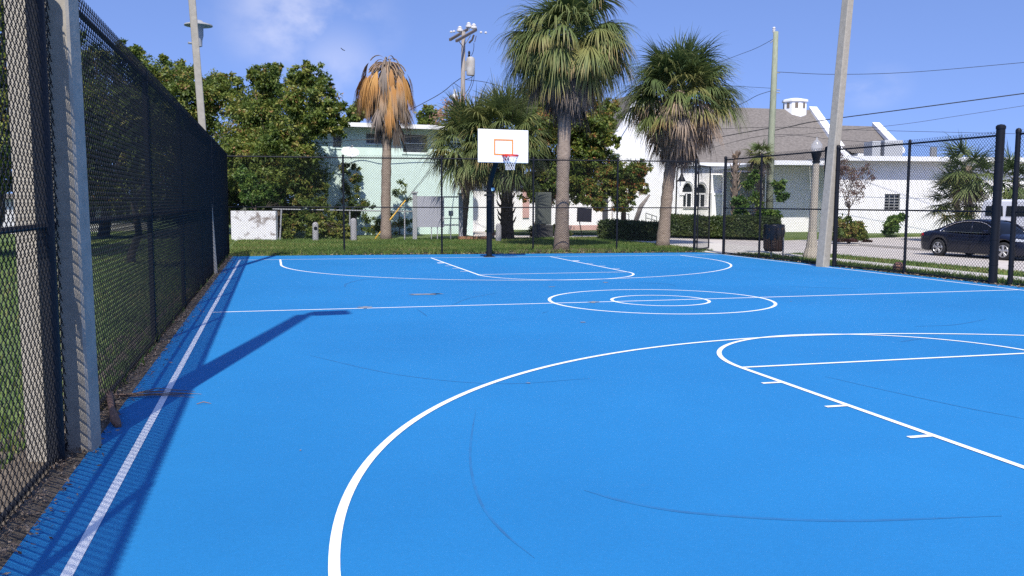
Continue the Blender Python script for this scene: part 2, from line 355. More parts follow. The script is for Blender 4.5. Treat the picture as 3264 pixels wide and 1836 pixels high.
# gate leaf standing open
g0 = np.array([7.34, 1.50]); g1 = gnd(1798, 628)[:2]; g1 = g0+(g1-g0)/np.linalg.norm(g1-g0)*1.25
gt = thing('open_gate', 'black chain link gate leaf standing open beside its post, right of the rightmost trunk', 'gate', (*g0, 0))
fr = MB()
for p in (g0, g1): fr.tube([(*p, .1), (*p, 2.84)], .024, 10)
for z in (.1, 1.46, 2.84): fr.tube([(*g0, z), (*g1, z)], .022, 10)
fr.build('frame', black, gt); panel(gt, g0, g1, False, 2.8)
for z in (.35, 2.6): MB().box((g0[0]-.05, g0[1], z), (.14, .05, .08)).build('hinge', black, gt)
# ------------------------------------------------------------------ concrete light poles
def light_pole(label, base, top_at, wb, wt, H, rz, armdir, extra=None):
    t = thing('light_pole', label, 'light pole', (base[0], base[1], 0), 0, 'tall square concrete light poles round the court')
    b = np.array([base[0], base[1], 0.]); tp = np.array(top_at); d = (tp-b)/tp[2]
    mb = MB(); prof = []
    for z, w in ((-.1, wb), (H*.5, (wb+wt)/2), (H, wt)):
        c = b+d*z; h = w/2; ch = w*.09
        ring = [(h, -h+ch), (h, h-ch), (h-ch, h), (-h+ch, h), (-h, h-ch), (-h, -h+ch), (-h+ch, -h), (h-ch, -h)]
        prof.append([(c[0]+x*math.cos(rz)-y*math.sin(rz), c[1]+x*math.sin(rz)+y*math.cos(rz), z) for x, y in ring])
    V = [p for r in prof for p in r]; F = [[i*8+j, i*8+(j+1) % 8, i*8+8+(j+1) % 8, i*8+8+j] for i in range(2) for j in range(8)]+[[16+j for j in range(8)]]
    mb.add(V, F); mb.build('shaft', concrete, t)
    hp = b+d*H; a = np.array(armdir)
    hb = MB()
    for z in (.55*H, .56*H, .62*H, .63*H):
        c = b+d*z
    MB().tube([hp+np.array([0, 0, -.25]), hp+np.array([a[0]*.2, a[1]*.2, -.12])], .035, 8).build('bracket', steel, t)
    MB().box(hp+np.array([a[0]*.3, a[1]*.3, -.1]), (.5, .36, .2), math.atan2(a[1], a[0])).build('floodlight', greyw, t)
    return t, b, d
light_pole('nearest tall square concrete light pole inside left fence, striped with mesh shadow', (-7.37, -19.14), (-7.39, -19.14, 2.84), .165, .125, 8.85, -.27, (1, .1))
p2, p2b, p2d = light_pole('leaning concrete light pole at far left fence with a grey hooded lamp', (-7.45, -4.43), (-7.74, -4.43, 5.95), .15, .15, 9.0, .1, (1, .25))
lc = at(499, 60, 22.6)
hl = MB().lathe(lc, [(.02, .1), (.09, .08), (.13, .04), (.34, -.02), (.35, -.05), (.12, -.05)], 20); autosmooth(hl.build('lamp_hood', greyw, p2))
autosmooth(MB().lathe(lc, [(.12, -.05), (.115, -.3), (.085, -.42), (.08, -.56), (.02, -.58)], 16).build('lamp_body', greyw, p2))
MB().tube([lc+np.array([0, 0, -.5]), lc+np.array([-.25, -.1, -.5])], .03, 8).build('lamp_arm', greyw, p2)
for u, v in ((487, 133), (493, 133), (489, 167), (495, 167)):
    c = at(u, v, 21.55); MB().lathe(c, [(.0001, -.03), (.017, -.03), (.017, .03), (.0001, .03)], 8, axis='y').build('bolt_hole', blackp, p2)
light_pole('pale square concrete light pole standing between the two right hand fences', (7.37, -5.45), (7.82, -5.45, 6.66), .255, .2, 9.0, .3, (-1, .1))
# outer concrete post behind the left fence
OP = np.array([-7.575, -19.31])
q = thing('concrete_post', 'sunlit tan concrete post standing outside the left fence, seen through its mesh', 'post', (*OP, 0))
MB().tube([(*OP, -.1), (OP[0]-.01, OP[1], 8.8)], [.092, .085], 4, rot=.5).build('shaft', concrete, q)
sheet('concrete_pad', [(-9.8, -24), (-7.75, -24), (-7.75, -20.25), (-9.8, -20.9)], .008, walkm)
# ------------------------------------------------------------------ basketball hoop
hp = thing('basketball_hoop', 'basketball hoop with white backboard, red rim and net on black bent pole', 'basketball hoop', (.02, .36, 0))
autosmooth(MB().tube([(.02, .36, -.1), (.02, .36, 2.12)], .085, 16).build('pole', blackp, hp))
BBY = -1.2; rb = R_(7)
bc = np.array([.045, BBY, 3.165])
e1 = np.array([math.cos(rb), math.sin(rb), 0]); e2 = np.array([math.sin(rb), -math.cos(rb), 0])   # e2 faces the court
arm = MB().tube([(.02, .36, 1.75), (.02, .30, 2.12), (.03, .05, 2.4), (.04, -.45, 2.78), (.045, -1.02, 3.0)], [.085, .088, .08, .075, .07], 12)
autosmooth(arm.build('arm', blackp, hp))
cl_ = MB()
for z in (1.83, 1.95, 2.07): cl_.box((.02, .36, z), (.26, .21, .05))
for z in (1.83, 1.95, 2.07):
    for s in (-1, 1): cl_.box((.02+s*.11, .25, z), (.03, .06, .03))
cl_.build('clamp', blackp, hp); MB().box((.10, .235, 2.0), (.09, .02, .09), mi=0).build('sticker', mat('pale_blue_plate', (.3, .5, .6), .5), hp)
bb = MB().box(bc, (1.49, .045, .905), rb); bev = bevel(bb.build('backboard', mat('backboard_white', (.82, .82, .82), .35), hp), .012)
oq = MB(); f0 = bc+e2*.0255
def brect(x0, x1, z0, z1, wd):
    for a, b, c, d in ((x0, x1, z1-wd, z1), (x0, x1, z0, z0+wd), (x0, x0+wd, z0+wd, z1-wd), (x1-wd, x1, z0+wd, z1-wd)):
        m_ = f0+e1*(a+b)/2+np.array([0, 0, (c+d)/2]); oq.box(m_, (b-a, .004, d-c), rb)
brect(-.285, .29, -.25, .19, .042)
oq.build('target_square', mat('orange_line_paint', (.72, .27, .06), .5), hp)
rc = bc+e2*.36+np.array([.06, 0, -.26])
rm = mat('rim_red', (.6, .03, .03), .4)
ring = [rc+np.array([math.cos(q)*.228, math.sin(q)*.228, 0]) for q in np.linspace(0, 2*math.pi, 33)]
rbm = MB().tube(ring, .012, 8, cap=False); rbm.box(rc-e2*.29+np.array([0, 0, -.02]), (.16, .14, .05), rb); rbm.box(rc-e2*.335+np.array([0, 0, -.06]), (.16, .02, .16), rb)
ring2 = [p+np.array([0, 0, -.03]) for p in ring]; rbm.tube(ring2, .008, 6, cap=False)
rbm.build('rim', rm, hp, smooth=True)
net = MB(); NS = 12
rows = [(.222, -.02), (.19, -.11), (.155, -.2), (.125, -.29), (.12, -.36), (.125, -.40)]
for i in range(NS):
    for s in (1, -1):
        net.tube([rc+np.array([r_*math.cos(2*math.pi*(i+s*k*.5)/NS), r_*math.sin(2*math.pi*(i+s*k*.5)/NS), z]) for k, (r_, z) in enumerate(rows)], .006, 4)
net.build('net', mat('net_white', (.75, .75, .75), .8), hp)
bs = MB(); bs.box((.02, .36, .02), (.3, .3, .02)); bs.build('base_plate', blackp, hp)
# ------------------------------------------------------------------ foliage
def leaf_cloud(blobs, n, size, seed, up=.5, clump=.22, tvar=.35, bare=.0, hole=.12, aspect=.5):
    r = np.random.default_rng(seed); B = np.array([[*b[0], *(b[1] if hasattr(b[1], '__len__') else (b[1],)*3)] for b in blobs], float)
    w = (B[:, 3]*B[:, 4])**.9+1e-6; w = w/w.sum(); ncl = max(12, n//55)
    bi = r.choice(len(B), ncl, p=w); d = r.normal(size=(ncl, 3)); d /= np.linalg.norm(d, axis=1)[:, None]
    rad = .62+.46*r.random(ncl)**.55; rad *= 1+.13*r.normal(size=ncl)
    cc = B[bi, :3]+d*B[bi, 3:]*rad[:, None]; csz = (B[bi, 3:].mean(1))*clump*(.7+.7*r.random(ncl))
    ct = r.random(ncl); ok = cc[:, 2] > -.05
    cc, csz, ct, d, bi = cc[ok], csz[ok], ct[ok], d[ok], bi[ok]; ncl = len(cc)
    ci = r.integers(0, ncl, n); off = r.normal(size=(n, 3)); off *= (np.abs(r.normal(size=n))**.5/np.linalg.norm(off, axis=1))[:, None]
    P = cc[ci]+off*csz[ci][:, None]*np.array([1.15, 1.15, .8])
    nr = d[ci]*.6+np.array([0, 0, up])+r.normal(size=(n, 3))*.75; nr /= np.linalg.norm(nr, axis=1)[:, None]
    a = r.normal(size=(n, 3))+np.array([0, 0, -.5]); a -= nr*(a*nr).sum(1)[:, None]; a /= np.linalg.norm(a, axis=1)[:, None]; b = np.cross(nr, a)
    s = size*(.6+.8*r.random(n))[:, None]
    V = np.stack([P, P+a*s*.45+b*s*aspect*.5+nr*s*.06, P+a*s-nr*s*.1, P+a*s*.45-b*s*aspect*.5+nr*s*.06], 1).reshape(-1, 3)
    V[:, 2] = np.maximum(V[:, 2], .02)
    t = np.clip(ct[ci]*.8+.2*r.random(n)+tvar*(r.random(n)-.5), 0, 1)
    return V, np.arange(4*n).reshape(-1, 4), np.repeat(t, 4)
GL = leafmat('broad_leaf_green', [(0, (.045, .08, .017)), (.35, (.105, .155, .028)), (.7, (.195, .235, .045)), (.93, (.29, .265, .06)), (1, (.31, .17, .07))], .36)
GO = leafmat('autumn_tinged_leaf', [(0, (.055, .095, .019)), (.45, (.125, .18, .03)), (.75, (.22, .24, .045)), (.92, (.31, .2, .05)), (1, (.40, .13, .05))], .36)
GR = leafmat('rusty_leaf', [(0, (.05, .06, .015)), (.5, (.11, .09, .025)), (1, (.2, .075, .03))])
GV = leafmat('vine_leaf', [(0, (.06, .105, .02)), (.5, (.13, .18, .035)), (.85, (.25, .25, .05)), (1, (.3, .18, .07))], .36)
GH = leafmat('hedge_leaf', [(0, (.025, .047, .013)), (.5, (.05, .08, .018)), (.85, (.10, .12, .03)), (1, (.15, .09, .04))])
GB = leafmat('bright_shrub_leaf', [(0, (.04, .09, .016)), (.5, (.085, .165, .03)), (1, (.19, .26, .05))])
GT = leafmat('pale_twig', [(0, (.12, .09, .07)), (1, (.24, .15, .12))], .1)
def px(d): return d/ (FPX/K)
def tree(name, label, cat, base, d, blobs_px, n, leaf, m, seed, trunk=.2, group=None, limbs=True, tvar=.35, clump=.22, depthk=.8, dj=0):
    t = thing(name, label, cat, (base[0], base[1], 0), 0, group); bl = []
    rr = np.random.default_rng(seed+99)
    for b in blobs_px:
        u, v, rp = b[:3]; c = at(u, v, d+(b[3] if len(b) > 3 else rr.uniform(-1, 1)*dj)); r = rp*px(d); bl.append((c, (r, r*depthk, r*(b[4] if len(b) > 4 else .9))))
    sub = []
    for c, r in bl:
        r = np.array(r); sub.append((c, tuple(r*.72)))
        for _ in range(7 if n > 8000 else 3):
            dd = rr.normal(size=3); dd /= np.linalg.norm(dd); dd[1] = -abs(dd[1]) if rr.random() < .6 else dd[1]
            f = rr.uniform(.32, .5); sub.append((c+dd*r*(1.02-f*.75), tuple(r*f)))
    V, F, T = leaf_cloud(sub if n > 2500 else bl, n, leaf, seed, tvar=tvar, clump=clump*1.5); link('crown', V, F, m, t, tint=T)
    if trunk:
        mb = MB(); b0 = np.array([base[0], base[1], -.1]); top = np.mean([b[0] for b in bl], axis=0); mid = b0*.45+top*.55; mid[2] = max(1.2, top[2]*.5)
        mb.tube([b0, b0+np.array([0, 0, .3]), b0*.5+mid*.5+rr.normal(size=3)*.1, mid], [trunk*1.4, trunk*1.05, trunk*.9, trunk*.7], 9)
        if limbs:
            for c, r in sorted(bl, key=lambda q: -q[1][0])[:7]:
                k = mid*.4+c*.6+rr.normal(size=3)*.25; mb.tube([mid, mid*.6+k*.4+rr.normal(size=3)*.12, k, c-np.array([0, 0, r[2]*.25])], [trunk*.5, trunk*.36, trunk*.2, trunk*.06], 6)
                for _ in range(3):
                    e = c+rr.normal(size=3)*np.array(r)*.5; mb.tube([k, (k+e)/2+rr.normal(size=3)*.1, e], [trunk*.2, trunk*.14, trunk*.05], 5)
        mb.build('trunk', bark, t, smooth=True)
    return t
LT = 'broadleaf trees behind the left fence and far corner'
tree('broadleaf_tree', 'dense rounded green tree left of the mint building, beside the browned palm', 'tree', gnd(690, 596), 44, [(700, 300, 95), (640, 330, 90), (770, 260, 62, -4.5), (795, 318, 44, -5), (600, 390, 100), (720, 410, 105), (650, 470, 85), (792, 195, 36, -4), (690, 200, 40), (652, 198, 34), (725, 440, 52, -5), (750, 195, 34, -3), (830, 275, 34, -5), (850, 318, 26, -5), (815, 225, 28, -4.5), (600, 480, 60), (690, 540, 60), (775, 165, 14, -4), (635, 180, 12), (700, 165, 12), (752, 390, 36, -5.5), (700, 350, 40, -5)], 125000, .145, GL, 1, .25, LT, dj=2.0)
tree('broadleaf_tree', 'broad dark green tree rising directly behind the leaning concrete pole', 'tree', gnd(470, 592), 46, [(400, 230, 85), (480, 260, 85), (430, 330, 115), (550, 255, 72), (370, 170, 46), (345, 128, 18), (410, 150, 16), (520, 205, 18), (520, 380, 105), (560, 450, 95), (450, 190, 45), (580, 215, 40), (420, 450, 110), (500, 500, 90), (545, 205, 32)], 95000, .145, GL, 2, .28, LT, dj=2.0)
tree('broadleaf_tree', 'dark green tree behind left fence mesh, its top poking above the top rail', 'tree', gnd(262, 596), 38, [(240, 290, 120), (280, 420, 110), (320, 180, 68), (180, 400, 120), (330, 130, 34), (220, 170, 60), (350, 300, 80), (330, 480, 80)], 55000, .14, GL, 3, .25, LT, dj=2.0)
tree('broadleaf_tree', 'close tall tree at the left edge, seen only through the fence mesh', 'tree', gnd(-40, 640), 25, [(20, 130, 150), (-80, 300, 180), (60, 330, 115), (10, 10, 110), (120, 60, 80), (-120, 80, 140), (130, 230, 80), (70, 440, 70)], 40000, .13, GL, 4, .25, LT, dj=1.5)
tree('slender_tree', 'slim dark trunked tree growing from the lawn just outside the left fence', 'tree', gnd(330, 660), 20, [(345, 250, 40), (330, 330, 38), (350, 400, 30)], 2500, .16, GL, 31, .1, None)
tree('broadleaf_tree', 'green tree with yellow and orange tinges behind the tallest palm', 'tree', gnd(1352, 590), 45, [(1395, 270, 75), (1440, 345, 85), (1505, 320, 55), (1345, 330, 62), (1490, 410, 66), (1400, 430, 80), (1340, 420, 66), (1460, 235, 42), (1350, 250, 44), (1520, 270, 34), (1540, 350, 20), (1430, 480, 50), (1350, 480, 45)], 72000, .16, GO, 5, .3, None, dj=1.5)
tree('small_tree', 'low rust tinged tree under the tallest palm, left of hedge', 'tree', gnd(1575, 588), 43, [(1585, 430, 42), (1560, 470, 44), (1610, 425, 24), (1525, 455, 44), (1600, 470, 30), (1500, 490, 40), (1570, 510, 32)], 26000, .12, GO, 6, .16, None, tvar=.7)
tree('distant_tree', 'small grey green tree top above mint roof, left of the browned palm', 'tree', gnd(895, 565), 60, [(895, 285, 22), (880, 300, 20), (910, 270, 16)], 2500, .25, GL, 7, .12, 'tree tops above the mint roof')
tree('distant_tree', 'wispy tree top above mint roof, right of the browned palm', 'tree', gnd(1080, 565), 60, [(1075, 285, 20), (1095, 300, 18), (1065, 300, 18)], 1300, .25, GL, 8, .12, 'tree tops above the mint roof')
tree('bare_tree', 'sparse pinkish dry tree rising between mint building and utility pole', 'tree', gnd(1130, 588), 46, [(1130, 290, 30), (1115, 310, 28), (1150, 270, 22)], 450, .2, leafmat('dry_pink_leaf', [(0, (.4, .22, .15)), (1, (.55, .32, .24))]), 9, .06, None, clump=.5)
tree('leafy_bush', 'rambling yellow green bush in front of mint building, under the satellite dish', 'bush', gnd(790, 601), 39, [(780, 520, 40), (808, 480, 24), (748, 555, 34), (800, 570, 38), (838, 555, 34), (868, 582, 26), (730, 590, 20), (840, 590, 26), (765, 480, 24)], 24000, .11, GV, 10, .05, None, dj=1)
tree('leafy_bush', 'yellow green leafy bush behind the far left corner of the fence', 'bush', gnd(640, 603), 39.4, [(630, 470, 34), (610, 440, 26), (660, 490, 34), (690, 480, 30), (640, 505, 36)], 11000, .12, GB, 11, .05, None)
tree('climbing_vine', 'green climbing vine on mint wall beside the satellite dish, left of browned palm', 'vine', at(895, 600, 43.4)*[1, 1, 0], 43.6, [(878, 430, 26, -.2, 1.4), (885, 470, 30, -.2, 1.2), (905, 520, 36, -.2), (930, 560, 34, -.2), (870, 520, 34, -.2)], 6000, .12, GV, 12, .04, None, limbs=False, depthk=.18)
tree('climbing_vine', 'thin climbing vine on mint wall, right of the browned palm trunk', 'vine', at(1005, 600, 44.2)*[1, 1, 0], 44.4, [(1000, 470, 18, -.2, 1.6), (1008, 510, 22, -.2, 1.4), (1015, 555, 28, -.2), (985, 560, 26, -.2)], 1900, .11, GV, 13, .03, None, limbs=False, depthk=.18)
tree('flowering_shrub', 'broad leaved bright green shrub around the wooden utility pole, by white church', 'shrub', gnd(1905, 590), 43, [(1880, 460, 15), (1862, 512, 20), (1900, 505, 18), (1958, 465, 20), (1968, 492, 15), (1925, 538, 18), (1865, 535, 16), (1898, 440, 10), (1950, 540, 15)], 4200, .2, GB, 14, .06, None)
tree('bare_tree', 'thin reddish nearly bare small tree just right of the pale light pole', 'tree', gnd(2135, 606), 39, [(2130, 430, 44), (2160, 450, 36), (2110, 460, 36), (2185, 420, 26), (2140, 500, 30), (2105, 410, 30)], 3800, .075, leafmat('dry_red_leaf', [(0, (.13, .09, .075)), (.6, (.24, .15, .125)), (1, (.17, .15, .08))]), 15, .05, None, clump=.35)
tree('leafy_bush', 'round green bush against white wall, under the barred window', 'bush', gnd(2248, 588), 46, [(2245, 560, 26), (2255, 545, 20), (2235, 575, 22)], 3500, .16, GB, 16, 0, None)
tree('leafy_bush', 'green bush at the foot of the nearly bare tree, right of the light pole', 'bush', gnd(2130, 605), 38.5, [(2110, 565, 28), (2140, 575, 28), (2165, 590, 20), (2100, 590, 24), (2135, 600, 24)], 6000, .15, GV, 17, 0, None)
tree('leafy_bush', 'thick dark green plants under the bushy palm, on the far street corner', 'bush', gnd(1505, 590), 43.0, [(1350, 585, 22), (1385, 578, 20), (1425, 588, 12)], 2600, .16, GH, 18, 0, None)
def hedge(label, p0, p1, w, h, n, m, seed):
    p0, p1 = np.array(p0[:2]), np.array(p1[:2]); Ln = np.linalg.norm(p1-p0); d = (p1-p0)/Ln; s = np.array([-d[1], d[0]]); r = np.random.default_rng(seed)
    t = thing('clipped_hedge', label, 'hedge', (*p0, 0))
    k = max(3, int(Ln/.45)); x = r.uniform(0, Ln, n); q = r.random(n); hh = h*(1+.035*np.sin(x*2.1)+.02*np.sin(x*5.3))
    y = np.where(q < .4, r.uniform(-w/2, w/2, n), np.where(q < .85, -w/2, w/2)); z = np.where(q < .4, hh, r.uniform(.03, 1, n)*hh)
    endm = r.random(n) < .1; x = np.where(endm, np.where(r.random(n) < .5, 0, Ln), x); y = np.where(endm, r.uniform(-w/2, w/2, n), y); z = np.where(endm, r.uniform(.03, 1, n)*hh, z)
    dep = np.abs(r.normal(size=n))*.07; cl_h = .5+.5*np.sin(x*3.7+z*5+seed)*np.sin(x*1.3-z*3)
    P = np.stack([p0[0]+d[0]*x+s[0]*(y-np.sign(y)*dep), p0[1]+d[1]*x+s[1]*(y-np.sign(y)*dep), z-dep*.6], 1)+r.normal(size=(n, 3))*.03
    out = np.where((q < .4)[:, None], np.array([0, 0, 1.]), np.stack([s[0]*np.sign(y), s[1]*np.sign(y), np.zeros(n)+.3], 1))
    nr = out+r.normal(size=(n, 3))*.6; nr /= np.linalg.norm(nr, axis=1)[:, None]; a = r.normal(size=(n, 3)); a -= nr*(a*nr).sum(1)[:, None]; a /= np.linalg.norm(a, axis=1)[:, None]; b = np.cross(nr, a)
    sz = .1*(.6+.8*r.random(n))[:, None]; V = np.stack([P, P+a*sz*.45+b*sz*.27, P+a*sz, P+a*sz*.45-b*sz*.27], 1).reshape(-1, 3); V[:, 2] = np.maximum(V[:, 2], .02)
    link('foliage', V, np.arange(4*n).reshape(-1, 4), m, t, tint=np.repeat(np.clip(.45*cl_h+.5*r.random(n), 0, 1), 4))
    core = MB().tube([(*(p0+d*.08), h*.46), (*(p1-d*.08), h*.46)], [w*.42]*2, 8); 
    for q_ in range(len(core.v)): v = core.v[q_]; core.v[q_] = (v[0], v[1], max(0, h*.46+(v[2]-h*.46)*h*.46/(w*.42)*.9))
    core.build('branches', bark, t)
    mb = MB()
    for i in range(k):
        c = p0+d*(i+.5)*Ln/k; MB().tube([(*c, -.05), (*(c+r.normal(size=2)*.06), h*.7)], [.03, .012], 5).build('stem', bark, t)
hedge('short clipped dark hedge between the tallest palm and the rightmost palm', gnd(1518, 602), gnd(1648, 606), .9, .78, 14000, GH, 21)
hedge('long clipped dark green hedge in front of the white church windows', gnd(1682, 592), gnd(1952, 599), .9, .95, 30000, GH, 22)
hedge('bright green hedge behind the acorn street lamp, before the grey shaded wall', gnd(1962, 576), gnd(2078, 576), 1.0, 1.15, 11000, GB, 23)
mu = MB()
c0 = gnd(2150, 612)
tree('ground_cover', 'low patch of dark red ground cover at the road edge by bare tree', 'plant bed', c0, 37.2, [(2110, 608, 16, 0, .5), (2145, 611, 18, 0, .5), (2180, 612, 16, 0, .4), (2200, 614, 10, 0, .3)], 3500, .1, leafmat('dark_red_leaf', [(0, (.05, .02, .02)), (.7, (.1, .04, .03)), (1, (.06, .07, .02))]), 24, 0)
# ------------------------------------------------------------------ palms
def frond(r, P0, az, el, pet, bl, droop, nseg, t0, t1, V, F, T, fold=.3, spread=125, wd=.024, petw=.014, gdir=None, jag=.15, tp=None, pdr=None):
    pdr = droop if pdr is None else pdr; droop = max(droop, .05)
    tp = t0 if tp is None else tp
    d = np.array([math.cos(az)*math.cos(el), math.sin(az)*math.cos(el), math.sin(el)]); g = np.array([0, 0, -1.])
    p = np.array(P0, float); pts = [p.copy()]; k = 5
    for i in range(k):
        d = d+g*pdr*.16; d /= np.linalg.norm(d); p = p+d*pet/k; pts.append(p.copy())
    s = np.cross(d, [0, 0, 1.]); ns = np.linalg.norm(s); s = s/ns if ns > 1e-3 else np.array([math.sin(az), -math.cos(az), 0])
    n = np.cross(s, d)
    for i in range(k):                                             # petiole: flat strip with a keel
        b0 = len(V); a, b = pts[i], pts[i+1]; V += [a-s*petw, a+s*petw, b+s*petw, b-s*petw]; F.append([b0, b0+1, b0+2, b0+3]); T += [tp]*4
        b0 = len(V); V += [a-n*petw, a+n*petw, b+n*petw, b-n*petw]; F.append([b0, b0+1, b0+2, b0+3]); T += [tp]*4
    for j in range(nseg):
        th = R_(spread)*(2*(j+.5)/nseg-1); q = d*math.cos(th)+s*math.sin(th)-n*(fold*abs(math.sin(th)))*1.0+n*.12
        q = q+r.normal(size=3)*.06; q /= np.linalg.norm(q)
        ln = bl*(1-.28*(abs(th)/R_(spread))**2)*(1+jag*r.normal()); wv = np.cross(q, n); wv /= np.linalg.norm(wv)+1e-9
        c = pts[-1]+d*bl*.12*max(0, math.cos(th)); m = 4; qq = q.copy(); ww = [.4, 1, .8, .42, .05]
        tl = [t0+(t1-t0)*x for x in (0, .15, .4, .75, 1)]
        row = []
        for i in range(m+1):
            row.append((c-wv*wd*ww[i], c+wv*wd*ww[i])); qq = qq+g*droop*(.12+.16*i); qq /= np.linalg.norm(qq); c = c+qq*ln/m
        b0 = len(V)
        for i, (x, y) in enumerate(row): V += [x, y]; T += [tl[i]]*2
        for i in range(m): F.append([b0+2*i, b0+2*i+1, b0+2*i+3, b0+2*i+2])
PG = leafmat('palm_frond_green', [(0, (.04, .07, .025)), (.35, (.08, .12, .04)), (.6, (.15, .185, .06)), (.8, (.28, .25, .085)), (1, (.40, .25, .12))], .25, .55, .3)
PD = leafmat('palm_frond_dead', [(0, (.06, .048, .04)), (.35, (.22, .175, .14)), (.6, (.38, .27, .18)), (.8, (.42, .205, .06)), (1, (.52, .29, .09))], .15, .7)
TR = mat('palm_trunk', (.17, .125, .095), .95, scale=7, col2=(.33, .26, .2), stretch=(1, 1, 3.5), bump=.8, bscale=22)
def palm(name, label, base, top, rb, rt, group=None, live=(), dead=(), boots=0, seed=0, trunkmat=None):
    r = np.random.default_rng(seed); b = np.array([base[0], base[1], 0.]); top = np.array(top)
    t = thing(name, label, 'palm tree', b, 0, group)
    k = 26; mb = MB(); pts = []; rr = []
    for i in range(k+1):
        f = i/k; p = b*(1-f)+top*f; p[2] = -.1 if i == 0 else p[2]; p = p+np.array([math.sin(f*2.3+seed)*.05, math.cos(f*2.9)*.03, 0])*math.sin(math.pi*f)
        pts.append(p); rr.append((rb*(1-f)+rt*f)*(1+.35*math.exp(-f*22))*(1+.05*(-1)**i)*(1+.03*r.normal()))
    mb.tube(pts, rr, 14)
    if boots:
        for i in range(boots):
            f = .15+.8*i/boots; p = b*(1-f)+top*f; a = i*2.4; dd = np.array([math.cos(a), math.sin(a), 0]); R0 = rb*(1-f)+rt*f
            mb.tube([p+dd*R0*.8, p+dd*(R0+.07)+np.array([0, 0, .12]), p+dd*(R0+.16)+np.array([0, 0, .32])], [.055, .045, .012], 5)
    mb.build('trunk', trunkmat or TR, t, smooth=True)
    for nm, m, specs in (('crown', PG, live), ('dead_fronds', PD, dead)):
        V, F, T = [], [], []
        for (n, e0, e1, pet, bl, dr, ns, ta, tb, kw) in specs:
            kw = dict(kw); up = kw.pop('lift', 0); ph = kw.pop('phase', r.random()*6); jit = kw.pop('ejit', 7)
            for i in range(n):
                f = (i+.5)/n; el = R_(e0+(e1-e0)*f+r.normal()*jit); az = ph+i*2.39996+r.normal()*.15
                sc = 1+.12*r.normal(); a, c = (ta() if callable(ta) else ta), (tb() if callable(tb) else tb)
                frond(r, top+np.array([math.cos(az)*rt*.6, math.sin(az)*rt*.6, up-.15*f+r.normal()*.06]), az, el, pet*sc, bl*(1+.1*r.normal()), dr*(1+np.clip(.2*r.normal(), -.25, .5)), ns, np.clip(a+.08*r.normal(), 0, 1), np.clip(c+.1*r.normal(), 0, 1), V, F, T, **kw)
        if V: link(nm, np.array(V), np.array(F), m, t, tint=T)
    return t
U = lambda a, b, s=[0]: (lambda: rng.uniform(a, b))
def top(u, v, d): return at(u, v, d)
SP = 'sabal palms standing beyond the far fence'
dP = 29.9
palm('sabal_palm', 'tallest green palm directly right of the hoop, its crown cut by the top', gnd(1412, 632), at(1432, 85, dP), .235, .2, SP, seed=41,
     live=[(20, 80, 45, .8, 1.0, .6, 46, U(.3, .5), U(.4, .65), {'pdr': .3}), (32, 45, 5, 1.15, 1.15, 1.0, 50, U(.35, .6), U(.5, .85), {'fold': .45, 'pdr': .35, 'spread': 115}), (36, 10, -22, 1.3, 1.2, 1.35, 50, U(.35, .62), U(.6, .95), {'fold': .5, 'spread': 100, 'pdr': .25}), (24, -18, -42, 1.35, 1.15, 1.2, 48, U(.4, .65), U(.75, 1.0), {'fold': .5, 'spread': 90, 'pdr': .2})],
     dead=[(26, -38, -62, 1.3, 1.05, 1.0, 36, U(.1, .45), U(.1, .45), {'lift': -.1, 'spread': 70}), (22, -58, -76, 1.2, .95, .6, 30, U(.0, .35), U(0, .3), {'lift': -.5, 'spread': 55}), (14, -70, -82, .6, .8, .5, 24, U(.0, .2), U(0, .2), {'lift': -1.5, 'spread': 40})])
dP = 33.3
palm('sabal_palm', 'shaggy palm with tan dead skirt, rightmost of the large palms by open gate', gnd(1667, 620), at(1710, 230, dP), .225, .19, SP, seed=42,
     live=[(30, 78, 42, 1.0, 1.0, .35, 50, U(.25, .45), U(.35, .6), {}), (34, 50, 12, 1.15, 1.2, .6, 48, U(.3, .55), U(.45, .8), {'fold': .4, 'pdr': .3}), (30, 14, -18, 1.3, 1.1, 1.0, 48, U(.35, .6), U(.6, 1.0), {'fold': .5, 'pdr': .25, 'spread': 105})],
     dead=[(34, -12, -42, 1.25, 1.0, 1.1, 38, U(.3, .6), U(.4, .7), {'spread': 90, 'pdr': .4}), (32, -42, -66, 1.3, 1.0, .8, 34, U(.2, .55), U(.3, .65), {'lift': -.2, 'spread': 70}), (18, -62, -78, 1.25, .95, .5, 26, U(.0, .4), U(.1, .4), {'lift': -.6, 'spread': 50})])
dP = 38.7
palm('dead_palm', 'dead palm with a drooping orange brown skirt, standing before mint building', gnd(971, 603), at(974, 158, dP), .215, .19, SP, seed=43,
     dead=[(22, 66, 48, .78, 1.1, 3.8, 30, U(.45, .75), U(.4, .7), {'spread': 22, 'wd': .022, 'petw': .028, 'tp': .42, 'fold': .1, 'lift': .05, 'ejit': 2}), (9, 48, 28, .8, 1.2, 3.6, 34, U(.1, .35), U(.1, .35), {'spread': 22, 'wd': .022, 'petw': .028, 'tp': .35, 'fold': .1, 'ejit': 2}),
           (40, 40, 5, .84, 1.4, 2.9, 44, U(.86, 1.0), U(.55, .9), {'spread': 24, 'wd': .026, 'petw': .026, 'tp': .62, 'fold': .1, 'lift': -.05, 'ejit': 3}), (30, 0, -40, .98, 1.35, 1.8, 42, U(.8, 1.0), U(.5, .82), {'spread': 22, 'wd': .026, 'fold': .1, 'lift': -.15, 'tp': .6, 'ejit': 3}),
           (14, -60, -80, 1.6, 1.1, .4, 28, U(.3, .6), U(.1, .4), {'spread': 28, 'lift': -.3}), (12, -72, -85, 2.0, .9, .3, 24, U(.0, .2), U(.0, .15), {'spread': 28, 'lift': -.5})])
dP = 37.5
BP = 'bushy palms behind the hoop'
